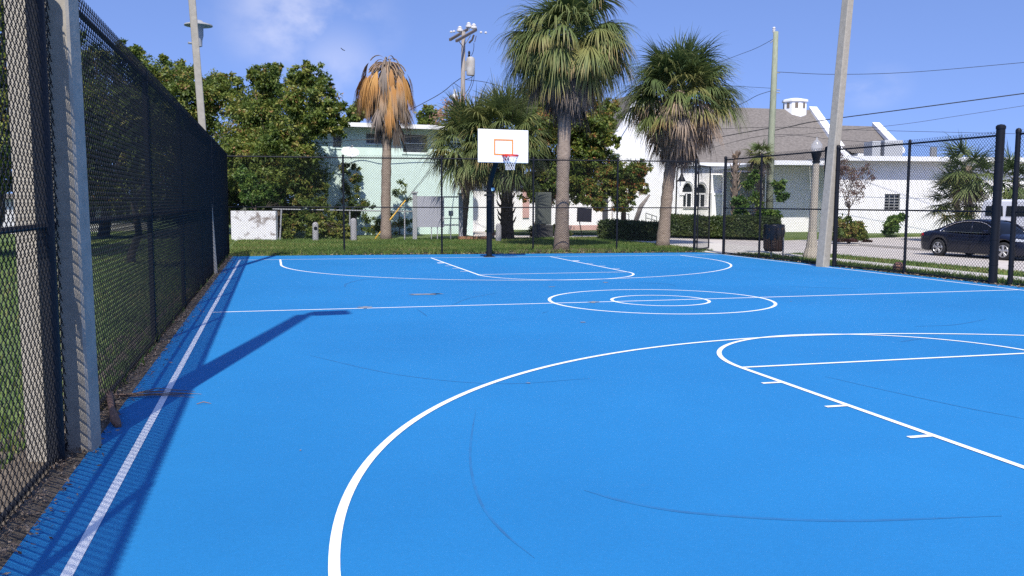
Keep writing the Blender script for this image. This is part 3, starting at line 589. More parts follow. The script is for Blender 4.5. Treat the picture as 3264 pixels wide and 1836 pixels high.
bushlive = [(22, 84, 40, .85, 1.1, .25, 40, U(.35, .55), U(.45, .7), {}), (26, 40, -10, 1.05, 1.1, .6, 40, U(.4, .62), U(.5, .85), {'fold': .4, 'pdr': .3}), (20, -5, -45, 1.25, 1.1, 1.0, 40, U(.4, .65), U(.55, 1.0), {'fold': .5, 'pdr': .25})]
palm('bushy_palm', 'low bushy green palm left of the hoop pole, against mint wall', gnd(1165, 600), at(1180, 350, 37.8), .14, .14, BP, seed=44, live=bushlive,
     dead=[(12, -50, -78, 1.1, .95, .5, 26, U(.3, .8), U(.3, .75), {'spread': 60, 'lift': -.2})])
palm('bushy_palm', 'bushy green palm right behind the backboard, with thick shaggy brown trunk', gnd(1275, 602), at(1268, 325, 37.2), .3, .2, BP, seed=45, live=bushlive+[(12, 0, -45, 1.4, 1.0, .5, 34, U(.3, .5), U(.5, .8), {'lift': -.5})], boots=46,
     dead=[(10, -45, -75, .9, .9, .5, 24, U(.1, .6), U(.1, .6), {'spread': 60, 'lift': -.9})], trunkmat=mat('shaggy_trunk', (.05, .035, .025), .95, scale=9, col2=(.15, .1, .07), bump=.9, bscale=30))
palm('small_palm', 'small fan palm with green crown standing before the church roof, left of pole', gnd(1908, 590), at(1912, 385, 44), .13, .11, 'small palms before the church', seed=46, boots=26,
     live=[(14, 70, 10, .34, .5, .3, 26, U(.45, .6), U(.55, .8), {}), (12, 5, -35, .4, .5, .5, 26, U(.4, .6), U(.5, .85), {})], dead=[(5, -20, -50, .6, .6, .6, 20, U(.0, .2), U(0, .2), {})])
palm('palm_trunk', 'crownless brown palm trunk with a cut tan top, before the church windows', gnd(1849, 592), at(1850, 398, 44), .13, .12, 'small palms before the church', seed=47, boots=34,
     dead=[(7, 80, 55, .12, .3, .0, 12, U(.55, .7), U(.55, .7), {'spread': 30, 'wd': .05})])
rl = [(18, 75, 10, .7, .95, .3, 30, U(.2, .45), U(.35, .6), {}), (14, 5, -45, .85, .95, .45, 30, U(.3, .55), U(.5, .85), {})]
RPG = 'palms beside the white building on the right'
palm('bushy_palm', 'bushy green palm behind the navy car, just left of thick fence post', gnd(2440, 590), at(2435, 425, 40), .2, .16, RPG, seed=48, live=rl, boots=20, dead=[(8, -50, -75, .8, .8, .4, 24, U(.2, .6), U(.2, .6), {'spread': 60})])
palm('low_palmetto', 'low spreading palmetto against the white wall behind the navy car roof', gnd(2415, 590), at(2405, 505, 41), .12, .12, RPG, seed=49, live=[(22, 80, 0, .8, .95, .25, 30, U(.25, .5), U(.45, .8), {}), (10, 0, -30, .8, .9, .4, 30, U(.4, .6), U(.6, .9), {})])
palm('bushy_palm', 'green palm at the right edge, above the white van', gnd(2560, 590), at(2555, 450, 41), .18, .15, RPG, seed=50, live=rl)
# leaning dead trunk
lt = MB().tube([gnd(1592, 590)+np.array([0, 0, -.05]), at(1598, 560, 42), at(1612, 520, 41.8), at(1634, 490, 41.5)], [.16, .13, .11, .05], 8)
tag(lt.build('leaning_trunk', mat('dead_grey_wood', (.25, .22, .19), .9, .2, 8), smooth=True), 'bare grey dead trunk leaning right, beside the rightmost large palm', 'tree trunk')
# ------------------------------------------------------------------ buildings
mint = mat('mint_stucco', (.62, .76, .69), .85, .06, 1.5, bump=.12, bscale=40)
shingle = mat('grey_brown_shingle', (.105, .092, .08), .9, scale=5, col2=(.215, .19, .168), bump=.5, bscale=12, stretch=(1, 1, 4))
wstucco = mat('white_stucco', (.85, .835, .82), .85, .04, 1.2, bump=.1, bscale=40)
whitetrim = mat('white_trim', (.8, .8, .8), .6)
def facade(A2, B2):
    A = np.array(A2[:2]); B = np.array(B2[:2]); d = (B-A)/np.linalg.norm(B-A); n = np.array([-d[1], d[0]])     # n points away from the camera
    ang = math.atan2(d[1], d[0])
    def loc(u, v, off=0.):
        p = onplane(u, v, (A[0]+n[0]*off, A[1]+n[1]*off, 0), np.array([n[0], n[1], 0])); return float(np.dot(p[:2]-A, d)), float(p[2])
    return A, d, n, ang, loc
# mint building
A, d_, n_, ang, loc = facade(at(792, 598, 43.6), at(1190, 600, 46.4))
Rr = np.linalg.norm(at(1190, 600, 46.4)[:2]-A); zr = loc(890, 308, -.7)[1]-.17
mt = thing('mint_building', 'two storey mint green stucco building with white flat roof, behind the dead palm', 'building', (*A, 0), ang)
wl = MB()
wins = [(920, 333, 966, 363), (1013, 335, 1078, 386), (836, 338, 862, 372)]
W_ = []
for u0, v0, u1, v1 in wins:
    x0, z1 = loc(u0, v0); x1, z0 = loc(u1, v1); W_.append((x0, x1, z0, z1))
xs = sorted({0., Rr, *[a for w in W_ for a in w[:2]]})
for a, b in zip(xs[:-1], xs[1:]):
    w = [w for w in W_ if w[0] <= a+1e-6 and w[1] >= b-1e-6]
    if w: wl.bx(a, b, 0, .3, -.1, w[0][2]); wl.bx(a, b, 0, .3, w[0][3], zr)
    else: wl.bx(a, b, 0, .3, -.1, zr)
wl.bx(0, .3, .3, 9, -.1, zr); wl.bx(Rr-.3, Rr, .3, 9, -.1, zr); wl.bx(0, Rr, 9, 9.3, -.1, zr)
wl.build('wall', mint, mt)
rf = MB().bx(-.3, Rr+.3, -.68, 9.7, zr+.002, zr+.14).build('roof', greyw, mt)
MB().bx(-.33, Rr+.33, -.715, -.682, zr-.03, zr+.17).build('fascia', whitetrim, rf)
for i, (x0, x1, z0, z1) in enumerate(W_):
    fr = MB(); t_ = .05
    for a in ((x0, x1, z0, z0+t_), (x0, x1, z1-t_, z1), (x0, x0+t_, z0+t_, z1-t_), (x1-t_, x1, z0+t_, z1-t_), (x0+t_, x1-t_, (z0+z1)/2-.02, (z0+z1)/2+.02)): fr.bx(a[0], a[1], .1, .16, a[2], a[3])
    w = fr.build('window', mat('window_frame_white', (.6, .62, .6), .6), mt)
    sh = MB()
    for k in range(9):
        z = z0+t_+(z1-z0-2*t_)*(k+.5)/9; sh.box(((x0+x1)/2, .2, z), (x1-x0-2*t_, .012, (z1-z0)/9.6), rx=.35)
    sh.build('shutter', mat('grey_jalousie', (.22, .215, .22), .4, .25, 3), w)
    MB().bx(x0-.05, x1+.05, -.04, -.003, z0-.07, z0-.005).build('sill', mint, w)
cb = [np.array([loc(u, v)[0], -.72, loc(u, v)[1]]) for u, v in ((792, 362), (870, 355), (960, 350), (1060, 342), (1180, 336))]
# satellite dish
ds = thing('satellite_dish', 'white satellite dish fixed to the mint wall above the vine', 'satellite dish', at(882, 395, 43.2))
dc = at(881, 383, 42.9); nrm = np.array([.12, -.5, .45]); nrm /= np.linalg.norm(nrm)
a1 = np.cross(nrm, [0, 0, 1.]); a1 /= np.linalg.norm(a1); a2 = np.cross(nrm, a1); V = [dc-nrm*.1]; F = []
for i, r0 in enumerate((.2, .4)):
    for j in range(24):
        q = 2*math.pi*j/24; V.append(dc+(a1*math.cos(q)*1.1+a2*math.sin(q)*.8)*r0+nrm*(r0*r0*.9-.1))
F = [[0, 1+j, 1+(j+1) % 24] for j in range(24)]+[[1+j, 25+j, 25+(j+1) % 24, 1+(j+1) % 24] for j in range(24)]
dd = link('dish', V, F, mat('dish_white', (.75, .75, .78), .5), ds, smooth=True); sm = dd.modifiers.new('s', 'SOLIDIFY'); sm.thickness = .015
MB().tube([dc-a2*.28, dc+nrm*.38], .014, 6).tube([dc+nrm*.34, dc+nrm*.44], .035, 8).build('feed_arm', greyw, ds)
MB().tube([dc-nrm*.11, at(884, 400, 43.7)], .025, 6).build('bracket', greyw, ds)
# church ------------------------------------------------------------
YC = 27.6
def XZ(u, v, Y=YC): p = onY(u, v, Y); return p[0], p[2]
xe, ze = XZ(2148, 372); xl = XZ(1600, 410)[0]; zeave = XZ(1800, 409)[1]; xr = XZ(2090, 410)[0]
zrg = onY(1870, 271, YC+5.6)[2]; xrr = onY(2045, 275, YC+5.6)[0]
ch = thing('white_church', 'white church with grey shingle roof, white coping and pointed windows, behind long hedge', 'church', (xl, YC, 0))
gw = [(1716, 460, 1743, 520), (1750, 462, 1777, 520), (1836, 466, 1861, 522), (1872, 468, 1897, 522)]
GW = [(*sorted((XZ(a, 500)[0], XZ(c, 500)[0])), XZ(1740, d)[1], XZ(1740, b)[1]) for a, b, c, d in gw]
wl = MB(); xs = sorted({xl, xr+2, *[a for w in GW for a in w[:2]]}); zt = zeave
def ogive(x0, x1, z0, z1, n=8):          # outline of a pointed arch
    xm = (x0+x1)/2; h = (x1-x0)*.85; zs = z1-h; pts = [(x0, z0), (x0, zs)]
    for i in range(1, n): f = i/n; pts.append((x0+(xm-x0)*(f**1.7), zs+h*math.sin(f*math.pi/2)**.9))
    pts.append((xm, z1)); pts += [(x0+x1-x, z) for x, z in pts[::-1][1:]]
    return pts
for a, b in zip(xs[:-1], xs[1:]):
    w = [w for w in GW if w[0] <= a+1e-6 and w[1] >= b-1e-6]
    if w:
        w = w[0]; wl.bx(a, b, YC, YC+.4, -.1, w[2]); og = ogive(*w); top_ = og[1:-1]
        # spandrels above the arch, down to its springing line
        for (p, q) in zip(top_[:-1], top_[1:]): wl.prism([(p[0], p[1]), (q[0], q[1]), (q[0], zt), (p[0], zt)], YC, YC+.4, 'xz')
    else: wl.bx(a, b, YC, YC+.4, -.1, zt)
wl.build('wall', wstucco, ch)
for w in GW:
    og = ogive(*w); g = MB().prism(og, YC+.2, YC+.23, 'xz').build('window', glass, ch)
    f = MB(); xm = (w[0]+w[1])/2; zs = w[3]-(w[1]-w[0])*.85
    f.bx(xm-.03, xm+.03, YC+.14, YC+.195, w[2], zs); f.bx(w[0], w[1], YC+.14, YC+.195, zs-.05, zs+.05); f.bx(w[0], w[0]+.05, YC+.14, YC+.195, w[2], zs-.05); f.bx(w[1]-.05, w[1], YC+.14, YC+.195, w[2], zs-.05)
    f.build('frame', whitetrim, g)
hood = MB()
for w in GW:
    og = ogive(w[0]-.06, w[1]+.06, w[2], w[3]+.1)[1:-1]
    for p, q in zip(og[:-1], og[1:]): hood.prism([(p[0], p[1]), (q[0], q[1]), (q[0], q[1]+.09), (p[0], p[1]+.09)], YC-.06, YC-.003, 'xz')
    hood.bx(w[0]-.1, w[1]+.1, YC-.08, YC-.003, w[2]-.12, w[2]-.01)
hood.build('window_hood', wstucco, ch)
for u in (1696, 1798, 1944):
    bt = MB(); x, _ = XZ(u, 450); z1 = XZ(u, 440)[1]; bt.bx(x-.42, x+.42, YC-.5, YC-.003, -.1, XZ(u, 486)[1]); bt.bx(x-.36, x+.36, YC-.3, YC-.003, XZ(u, 486)[1]+.002, z1)
    bt.bx(x-.3, x+.5, YC-.56, YC-.502, XZ(u, 488)[1]-.08, XZ(u, 486)[1]+.02)
    bt.build('buttress', wstucco, ch)
roof = MB()
yf, yb = YC-.3, YC+5.6
xrl = XZ(1672, 400)[0]
roof.add([(xrl, yf, zeave-.02), (xr+1.2, yf, zeave-.02), (xrr, yb, zrg), (xrl, yb, zrg), (xrl, yf, zeave-.2), (xr+1.2, yf, zeave-.2), (xrr, 2*yb-yf, zeave), (xrl, 2*yb-yf, zeave)], [[0, 1, 2, 3], [3, 2, 6, 7], [0, 4, 5, 1], [1, 5, 6, 2], [0, 3, 7, 4]])
roof.build('roof', shingle, ch)
MB().bx(xl-.5, xr+.9, yf-.06, yf-.003, zeave-.24, zeave-.03).build('gutter', whitetrim, ch)
cp = MB()
def coping(p, q, w=.32, h=.3):
    p, q = np.array(p, float), np.array(q, float); V = []
    for c in (p, q): V += [c+np.array(o) for o in ((-w, 0, 0), (w, 0, 0), (w, 0, h), (-w, 0, h))]
    cp.add(V, [[0, 1, 5, 4], [1, 2, 6, 5], [2, 3, 7, 6], [3, 0, 4, 7], [3, 2, 1, 0], [4, 5, 6, 7]])
coping((xrr, yb, zrg-.05), (xr+1.3, yf-.15, zeave-.1)); 
kx = xr+1.3; cp.bx(kx-.45, kx+.75, yf-.7, yf-.16, zeave-.35, zeave+.1)
# lower east wing
zr2 = onY(2200, 318, YC+5)[2]; xw2 = onY(2203, 318, YC+5)[0]; xf2, zf2 = XZ(2262, 372)
roof2 = MB().add([(xr+1.6, YC, zf2-.4), (xf2, YC, zf2-.4), (xw2, YC+5, zr2), (xrr-1, YC+5, zr2), (xf2, YC+10, zf2), (xrr-1, YC+10, zf2)], [[0, 1, 2, 3], [3, 2, 4, 5], [1, 4, 2]])
roof2.build('roof', shingle, ch)
coping((xw2, YC+5, zr2), (xf2, YC-.2, zf2-.35)); cp.build('coping', whitetrim, ch)
MB().bx(xr+2.1, xf2-.1, YC+.02, YC+9.9, -.1, zf2-.42).build('wall', wstucco, ch)
# transept gable towards the street
YT = YC-1.6
gx0, gz0 = onY(1545, 376, YT)[[0, 2]]; gx1 = onY(1712, 376, YT)[0]; pk = ((gx0+gx1)/2, onY(1640, 225, YT)[2])
MB().prism([(gx0, -.1), (gx0, gz0), pk, (gx1, gz0), (gx1, -.1)], YT, YC-.005, 'xz').build('gable_wall', wstucco, ch)
cg = MB(); 
for sx, x in ((1, gx0), (-1, gx1)):
    cg.prism([(x-sx*.1, gz0), (x-sx*.1, gz0+.35), (pk[0], pk[1]+.4), (pk[0], pk[1]+.005)] if sx > 0 else [(x-sx*.1, gz0+.35), (x-sx*.1, gz0), (pk[0], pk[1]+.005), (pk[0], pk[1]+.4)], YT-.12, YT-.003, 'xz')
    cg.bx(x-.4, x+.3, YT-.2, YT-.125, gz0-.25, gz0+.3)
for u in (1600, 1612, 1624): 
    x = onY(u, 400, YT)[0]; cg.bx(x-.07, x+.07, YT-.1, YT-.003, onY(u, 480, YT)[2], onY(u, 340, YT)[2])
cg.build('gable_trim', whitetrim, ch)
MB().prism([(gx0+.1, gz0-.1), (gx1-.1, gz0-.1), (pk[0], pk[1])], YC, yb, 'xz').build('roof', shingle, ch)
# low white wing left of the gable, behind the trees
lx0 = onY(1180, 500, YT)[0]; zlw = onY(1400, 455, YT)[2]
MB().bx(lx0, gx0-.01, YT+.3, YT+6, -.1, zlw).build('low_wing', wstucco, ch)
MB().bx(lx0-.3, gx0-.02, YT-.2, YT+6.3, zlw+.003, zlw+.2).build('low_roof', shingle, ch)
pk_ = mat('pink_stucco', (.55, .34, .30), .9, .1, 2); ps = MB()
for u0, u1, v0, v1 in ((1264, 1292, 500, 548), (1318, 1334, 470, 548)): ps.bx(onY(u0, 500, YT)[0], onY(u1, 500, YT)[0], YT+.22, YT+.295, onY(1300, v1, YT)[2], onY(1300, v0, YT)[2])
ps.bx(onY(1410, 500, YT)[0], onY(1520, 500, YT)[0], YT-1.2, YT-.4, -.1, .28); ps.build('pink_panel', pk_, ch)
dr = MB()
for u0, u1, v0 in ((1520, 1533, 480), (1560, 1566, 490)): dr.bx(onY(u0, 500, YT)[0], onY(u1, 500, YT)[0], YT+.2, YT+.292, 0, onY(u0, v0, YT)[2])
dr.build('door', mat('dark_door', (.06, .06, .07), .5), ch)
# cupola
cu = np.array([onY(1999, 275, yb)[0], yb, zrg]); rcu = (onY(2026, 275, yb)[0]-onY(1972, 275, yb)[0])/2; hcu = onY(1999, 248, yb)[2]-zrg
cm_ = MB().lathe(cu, [(rcu*.95, -1.0), (rcu*.95, hcu*.62), (rcu*1.06, hcu*.66), (rcu*1.06, hcu*.85), (rcu*.9, hcu*.9), (.3, hcu*1.02)], 8).build('cupola', whitetrim, ch)
sl_ = MB()
for k in range(8):
    q = math.pi/8+k*math.pi/4; r0 = rcu*.95*math.cos(math.pi/8)+.01; sl_.box(cu+np.array([r0*math.cos(q), r0*math.sin(q), hcu*.3]), (.02, rcu*.25, hcu*.5), q)
sl_.build('louvre', mat('louvre_tan', (.16, .13, .1), .8), cm_)
# flat roofed white building on the right ---------------------------
A, d_, n_, ang, loc = facade(at(1968, 590, 48.5), at(2640, 590, 50.5))
fb = thing('flat_roofed_building', 'long white flat roofed building behind the navy car, with one barred window', 'building', (*A, 0), ang)
Lb = loc(2900, 500)[0]; zp = loc(2200, 402)[1]; xm = loc(2088, 500)[0]
x0, z1 = loc(2226, 488); x1, z0 = loc(2263, 531); wl = MB()
wl.bx(xm, x0, 0, .3, -.1, zp-.05); wl.bx(x0, x1, 0, .3, -.1, z0); wl.bx(x0, x1, 0, .3, z1, zp-.05); wl.bx(x1, Lb, 0, .3, -.1, zp-.05)
wl.bx(0, xm-.005, 2.2, 2.5, -.1, zp-.3); wl.bx(xm, xm+.3, .305, 2.6, -.1, zp-.06); wl.bx(0, Lb, 9, 9.3, -.1, zp-.4)
wl.build('wall', wstucco, fb)
r1 = MB(); r1.bx(xm-.2, Lb, -.75, 9.5, zp-.045, zp+.10); r1.build('roof', greyw, fb)
r2 = MB(); r2.bx(-.6, xm-.205, -.05, 9.5, zp-.28, zp-.12); r2.build('canopy', mat('canopy_grey', (.5, .5, .5), .7), fb)
MB().bx(xm-.22, Lb, -.8, -.753, zp-.09, zp+.16).build('fascia', whitetrim, fb)
MB().bx(-.62, xm-.23, -.1, -.053, zp-.32, zp-.08).build('fascia', whitetrim, fb)
w = MB().bx(x0, x1, .18, .2, z0, z1).build('window', glass, fb); br = MB()
for k in range(6): z = z0+(z1-z0)*(k+.5)/6; br.bx(x0, x1, .08, .1, z-.02, z+.02)
for k in range(4): x = x0+(x1-x0)*k/3; br.bx(x-.02, x+.02, .055, .078, z0, z1)
br.build('bars', greyw, w)
ac = MB()
for u0, u1, v0, v1 in ((2195, 2216, 355, 400), (2226, 2272, 352, 400)):
    a0, zz1 = loc(u0, v0, 5); a1_, _ = loc(u1, v0, 5); ac.bx(a0, a1_, 5, 6, zp+.15, zz1)
ac.build('rooftop_unit', mat('ac_grey', (.42, .43, .44), .6), fb)
pp = MB()
for u in (2345, 2352):
    a0, zz = loc(u, 370, 3); pp.tube([(a0, 3, zp), (a0, 3, zz)], .12, 8)
pp.build('vent_pipe', steel, fb)
# pale house seen low through the left fence
A, d_, n_, ang, loc = facade(at(60, 600, 44), at(345, 600, 50))
hs = thing('low_house', 'low pale house glimpsed below the trees through the left fence', 'house', (*A, 0), ang)
MB().bx(0, 7.5, 0, 5, -.1, 1.75).build('wall', mat('pale_wall', (.55, .53, .52), .85, .1, 2), hs); MB().bx(-.4, 7.9, -.5, 5.5, 1.753, 2.0).build('roof', shingle, hs)
for x in (1.0, 3.2, 5.4): MB().bx(x, x+.9, -.03, -.003, .6, 1.4).build('window', glass, hs)
# ------------------------------------------------------------------ small structures beyond the far fence
p0, p1 = gnd(585, 604), gnd(697, 605); aw = math.atan2(p1[1]-p0[1], p1[0]-p0[0])
ww = MB().box(((p0[0]+p1[0])/2, (p0[1]+p1[1])/2, .58), (np.linalg.norm(p1-p0), .2, 1.32), aw)
tag(ww.build('block_wall', mat('flaking_white_block', (.27, .23, .21), .9, scale=2.6, col2=(.72, .70, .69), bump=.3, thr=(.36, .46))), 'short flaking white block wall at the far left corner of the court', 'wall')
# galvanised low fence
gf = thing('low_wire_fence', 'low galvanised pipe fence in front of the leafy bush, right of the white wall', 'fence', gnd(708, 605))
gp = MB()
for u in (708,): gp.tube([gnd(u-4, 605), at(u, 527, 38.7)], .035, 8)
gp.tube([at(686, 526, 38.7), at(800, 528, 38.9), at(1040, 532, 39.6)], .028, 8)
for u in (880, 1018): gp.tube([gnd(u, 604), at(u, 530, 39.2)], .028, 8)
gp.build('pipe_frame', steel, gf)
BG = 'short concrete bollards on the far lawn'
def bollard(label, u, vb, vt, w, hole=False):
    b = gnd(u, vb); h = 1.6087-(vt-510)/ (FPX/K)*np.dot(b-CAM, BF); t = thing('concrete_bollard', label, 'bollard', b, 0, BG)
    autosmooth(MB().lathe(b, [(w, -.1), (w, h-.12), (w*.85, h-.04), (w*.45, h), (.0001, h+.01)], 14).build('post', mat('bollard_concrete', (.3, .29, .29), .9, .15, 9), t))
    if hole: MB().lathe(b+np.array([0, -w-.001, h*.68]), [(.0001, -.01), (.07, -.01), (.07, .005), (.0001, .005)], 10, axis='y').build('hole', blackp, t)
bollard('grey round topped bollard with dark hole, in front of the leafy bush', 794, 606, 560, .125, True)
bollard('grey bollard in shade beside the leafy bush, left of the dead palm', 890, 606, 550, .13)
bollard('grey bollard just right of the black hoop pole', 1254, 608, 562, .12)
# notice board
b0 = gnd(1044, 604); b1 = gnd(1159, 604); db = (b1-b0)/np.linalg.norm(b1-b0); ab = math.atan2(db[1], db[0]); Lw = np.linalg.norm(b1-b0)
nb = thing('notice_board', 'blank grey board on a grey post frame, between dead palm and hoop', 'sign board', b0, ab)
fr = MB()
for x, h in ((0, 2.0), (Lw, 1.95)): fr.bx(x-.09, x+.09, -.09, .09, -.1, h); fr.bx(x-.14, x+.14, -.14, .14, h+.002, h+.07)
fr.build('frame_post', greyw, nb)
rl_ = MB(); rl_.bx(.095, Lw-.095, -.03, .03, 1.82, 1.88); rl_.bx(.095, Lw-.095, -.03, .03, .62, .68)
for x in (.72, .98): rl_.bx(x*Lw/2-.02, x*Lw/2+.02, -.02, .02, -.1, .615)
rl_.build('frame_rail', greyw, nb)
bd = MB().bx(.1, Lw*.64, -.065, -.035, .56, 1.86); bd.build('board', mat('grey_board', (.34, .34, .37), .6, .05, 2), nb)
um = thing('utility_meter', 'small grey utility meter on a thin post beside the notice board', 'utility meter', gnd(1134, 604))
b = gnd(1134, 604); MB().tube([b, b+np.array([0, 0, 1.1])], .025, 6).build('post', steel, um); MB().box(b+np.array([0, -.05, 1.15]), (.18, .12, .22)).lathe(b+np.array([0, -.13, 1.17]), [(.0001, -.03), (.07, -.03), (.07, .03), (.0001, .03)], 10, axis='y').box(b+np.array([0, 0, .93]), (.8, .03, .03)).build('meter_box', greyw, um)
# guy wire guard
gy = MB().tube([gnd(942, 603), at(981, 553, 38.6), at(1020, 504, 39)], .03, 8)
yg = thing('guy_wire', 'yellow guarded guy wire anchored in the grass, crossing behind the dead palm', 'guy wire', gnd(942, 603)); gy.build('yellow_guard', mat('yellow_plastic', (.62, .36, .03), .5), yg)
MB().tube([at(1020, 504, 39), at(1115, 385, 42), at(1164, 300, 45.5)], .012, 5).tube([at(1000, 530, 39), at(1110, 400, 42), at(1162, 330, 45.5)], .01, 5).build('wire', cable, yg)
wp = MB().box(at(1190, 598, 38.4), (1.3, .2, .12), .1).box(at(1235, 592, 38.6), (.9, .14, .08), .5, ry=-.3)
wp_t = tag(wp.build('wooden_planks', mat('orange_brown_wood', (.33, .17, .09), .8, .2, 6)), 'orange brown wooden planks lying on the grass left of the hoop pole', 'planks')
# dark sign board on a post
sb = thing('small_sign', 'dark square blank sign on a leaning thin post, right of the tallest palm', 'sign', gnd(1468, 597))
MB().box(at(1470, 541, 40.4), (.74, .04, .62), .15, ry=.03).build('panel', mat('dark_panel', (.022, .02, .026), .5), sb)
MB().tube([gnd(1465, 598), at(1458, 560, 40.45), at(1457, 528, 40.45)], .022, 6).build('post', blackp, sb); MB().box(at(1458, 535, 40.3), (.03, .02, .48)).build('strap', greyw, sb)
ub = thing('utility_cabinet', 'tall grey green utility cabinet under the orange tinged tree', 'utility box', gnd(1366, 597))
c = gnd(1366, 597); MB().box(c+np.array([0, 0, .28]), (.8, .6, .6)).build('plinth', mat('dark_plinth', (.05, .05, .05), .8), ub)
bevel(MB().box(c+np.array([0, 0, 1.35]), (.66, .5, 1.5)).build('cabinet', mat('cabinet_grey', (.085, .095, .085), .6, .1, 5), ub), .02)
hr = thing('ramp_railing', 'thin grey metal handrails before the white gable wall', 'railing', onY(1565, 560, YT-1))
rm_ = MB()
def rp(u, v): return onY(u, v, YT-1.5)
for P in (((1562, 536), (1582, 539)), ((1625, 536), (1652, 545)), ((1625, 548), (1652, 555)), ((1562, 551), (1582, 553))): rm_.tube([rp(*p) for p in P], .03, 6)
for u, v in ((1563, 536), (1582, 539), (1625, 536), (1640, 541), (1652, 545)): rm_.tube([rp(u, v), (*rp(u, v)[:2], 0)], .03, 6)
rm_.build('rail', steel, hr)
# hooded lamp behind the backboard
hb = at(1235, 330, 39.2)
sl2 = thing('street_lamp', 'street lamp with pale domed hood showing just above the backboard', 'street lamp', (hb[0], hb[1], 0))
autosmooth(MB().tube([(hb[0], hb[1], -.1), (hb[0], hb[1], hb[2])], [.17, .12], 14).build('post', concrete, sl2))
autosmooth(MB().lathe(hb, [(.2, -.1), (.24, .14), (.3, .16), (.39, .17), (.3, .25), (.16, .33), (.07, .36), (.02, .4)], 18).build('hood', mat('pale_hood', (.5, .52, .5), .5), sl2))
# acorn street lamp right
ab_ = gnd(2040, 652)
la = thing('street_lamp', 'acorn street lamp on a fluted concrete column, behind the short right fence', 'street lamp', ab_)
tz = 2.80; mb = MB(); pr = [(.235, -.05), (.235, .12), (.21, .2), (.165, .34), (.14, .55), (.125, .75), (.118, .78), (.092, tz)]
n = 24; V = []; F = []
for r, z in pr:
    for j in range(n): q = 2*math.pi*j/n; k = r*(1-.07*(j % 2)); V.append(ab_+np.array([k*math.cos(q)+.06*z/tz, k*math.sin(q), z]))
F = [[i*n+j, i*n+(j+1) % n, (i+1)*n+(j+1) % n, (i+1)*n+j] for i in range(len(pr)-1) for j in range(n)]; mb.add(V, F); mb.build('column', mat('lamp_concrete', (.40, .35, .28), .85, .1, 12), la)
tp = ab_+np.array([.06, 0, tz]); autosmooth(MB().lathe(tp, [(.11, -.02), (.12, .02), (.09, .04), (.105, .1), (.145, .24), (.15, .27), (.1, .28)], 18).build('collar', blackp, la))
gl = mat('acorn_glass', (.72, .74, .76), .12, spec=.6); gl.node_tree.nodes['Principled BSDF'].inputs['Alpha'].default_value = .2
autosmooth(MB().lathe(tp, [(.1, .28), (.145, .33), (.16, .43), (.15, .50), (.115, .55), (.11, .57), (.07, .61), (.04, .63), (.035, .66), (.02, .69), (.0001, .72)], 20).build('globe', gl, la))
# gooseneck lamp by church
gb = onY(1700, 560, 22.5); gk = thing('street_lamp', 'black gooseneck street lamp before the church wall, left of the open gate', 'street lamp', (gb[0], gb[1], 0))
gp_ = [onY(u, v, 22.5) for u, v in ((1703, 430), (1704, 424), (1708, 421), (1713, 423), (1715, 432), (1715, 440))]
MB().tube([(gp_[0][0]-.03, gp_[0][1], -.1), *gp_], .045, 8).build('post', blackp, gk)
autosmooth(MB().lathe(gp_[-1], [(.05, .1), (.08, .0), (.12, -.12), (.22, -.3), (.31, -.38), (.29, -.38)], 16).build('lamp_shade', blackp, gk))
# litter bin
tb = gnd(1937, 650)+np.array([.1, 0, 0]); bn = thing('litter_bin', 'brown litter bin with a black bag over its rim, behind the short right fence', 'litter bin', tb)
k = tb+np.array([0, 0, 0]); slm = mat('bin_brown', (.11, .06, .035), .6, .2, 12); bb_ = MB()
for j in range(22):
    q = 2*math.pi*j/22; ang_ = q
    bb_.tube([k+np.array([.215*math.cos(q), .215*math.sin(q), .22]), k+np.array([.255*math.cos(q), .255*math.sin(q), .3]), k+np.array([.265*math.cos(q), .265*math.sin(q), .62]), k+np.array([.27*math.cos(q), .27*math.sin(q), .9])], .034, 6)
bb_.lathe(k, [(.0001, .25), (.18, .25), (.2, .28)], 18); bb_.build('slats', slm, bn)
r = np.random.default_rng(5); V = []; F = []; n = 30; prb = [(.29, .56), (.3, .64), (.305, .78), (.30, .9), (.305, .97), (.29, .995), (.25, .97), (.22, .8), (.0001, .75)]
for i, (ra, z) in enumerate(prb):
    for j in range(n): q = 2*math.pi*j/n; a = ra*(1+.035*math.sin(j*2.7+i*.6)+.02*r.normal()); V.append(k+np.array([a*math.cos(q), a*math.sin(q), z+(.035*math.sin(j*1.9) if i == 0 else .01*r.normal())]))
F = [[i*n+j, i*n+(j+1) % n, (i+1)*n+(j+1) % n, (i+1)*n+j] for i in range(len(prb)-1) for j in range(n)]
link('bag', V, F, mat('black_bag', (.012, .012, .014), .3, spec=.6), bn, smooth=True)
lg = MB(); lg.tube([k+np.array([-.13, -.1, -.05]), k+np.array([-.13, -.1, .3])], .025, 8); lg.tube([k+np.array([.16, -.26, -.05]), k+np.array([.16, -.27, .62])], .022, 8); lg.build('leg', steel, bn)
# basketball
bp = gnd(2243, 686)+np.array([.12, .05, 0]); bp[0] += .1
bl = thing('basketball', 'faded orange basketball resting in grass against the right fence', 'ball', bp)
V = []; F = []; T = []; n = 32; m_ = 18
for i in range(m_+1):
    for j in range(n):
        a = math.pi*i/m_; q = 2*math.pi*j/n; V.append(bp+np.array([.128*math.sin(a)*math.cos(q), .128*math.sin(a)*math.sin(q), .125+.128*math.cos(a)]))
F = [[i*n+j, (i+1)*n+j, (i+1)*n+(j+1) % n, i*n+(j+1) % n] for i in range(m_) for j in range(n)]
mi = [1 if (i in (5, 8, 9, 12)) else 0 for i in range(m_) for j in range(n)]
o = link('ball_skin', V, F, [mat('faded_orange', (.56, .27, .15), .7, .1, 20), mat('brown_panel', (.24, .12, .08), .7)], bl, smooth=True, midx=mi)
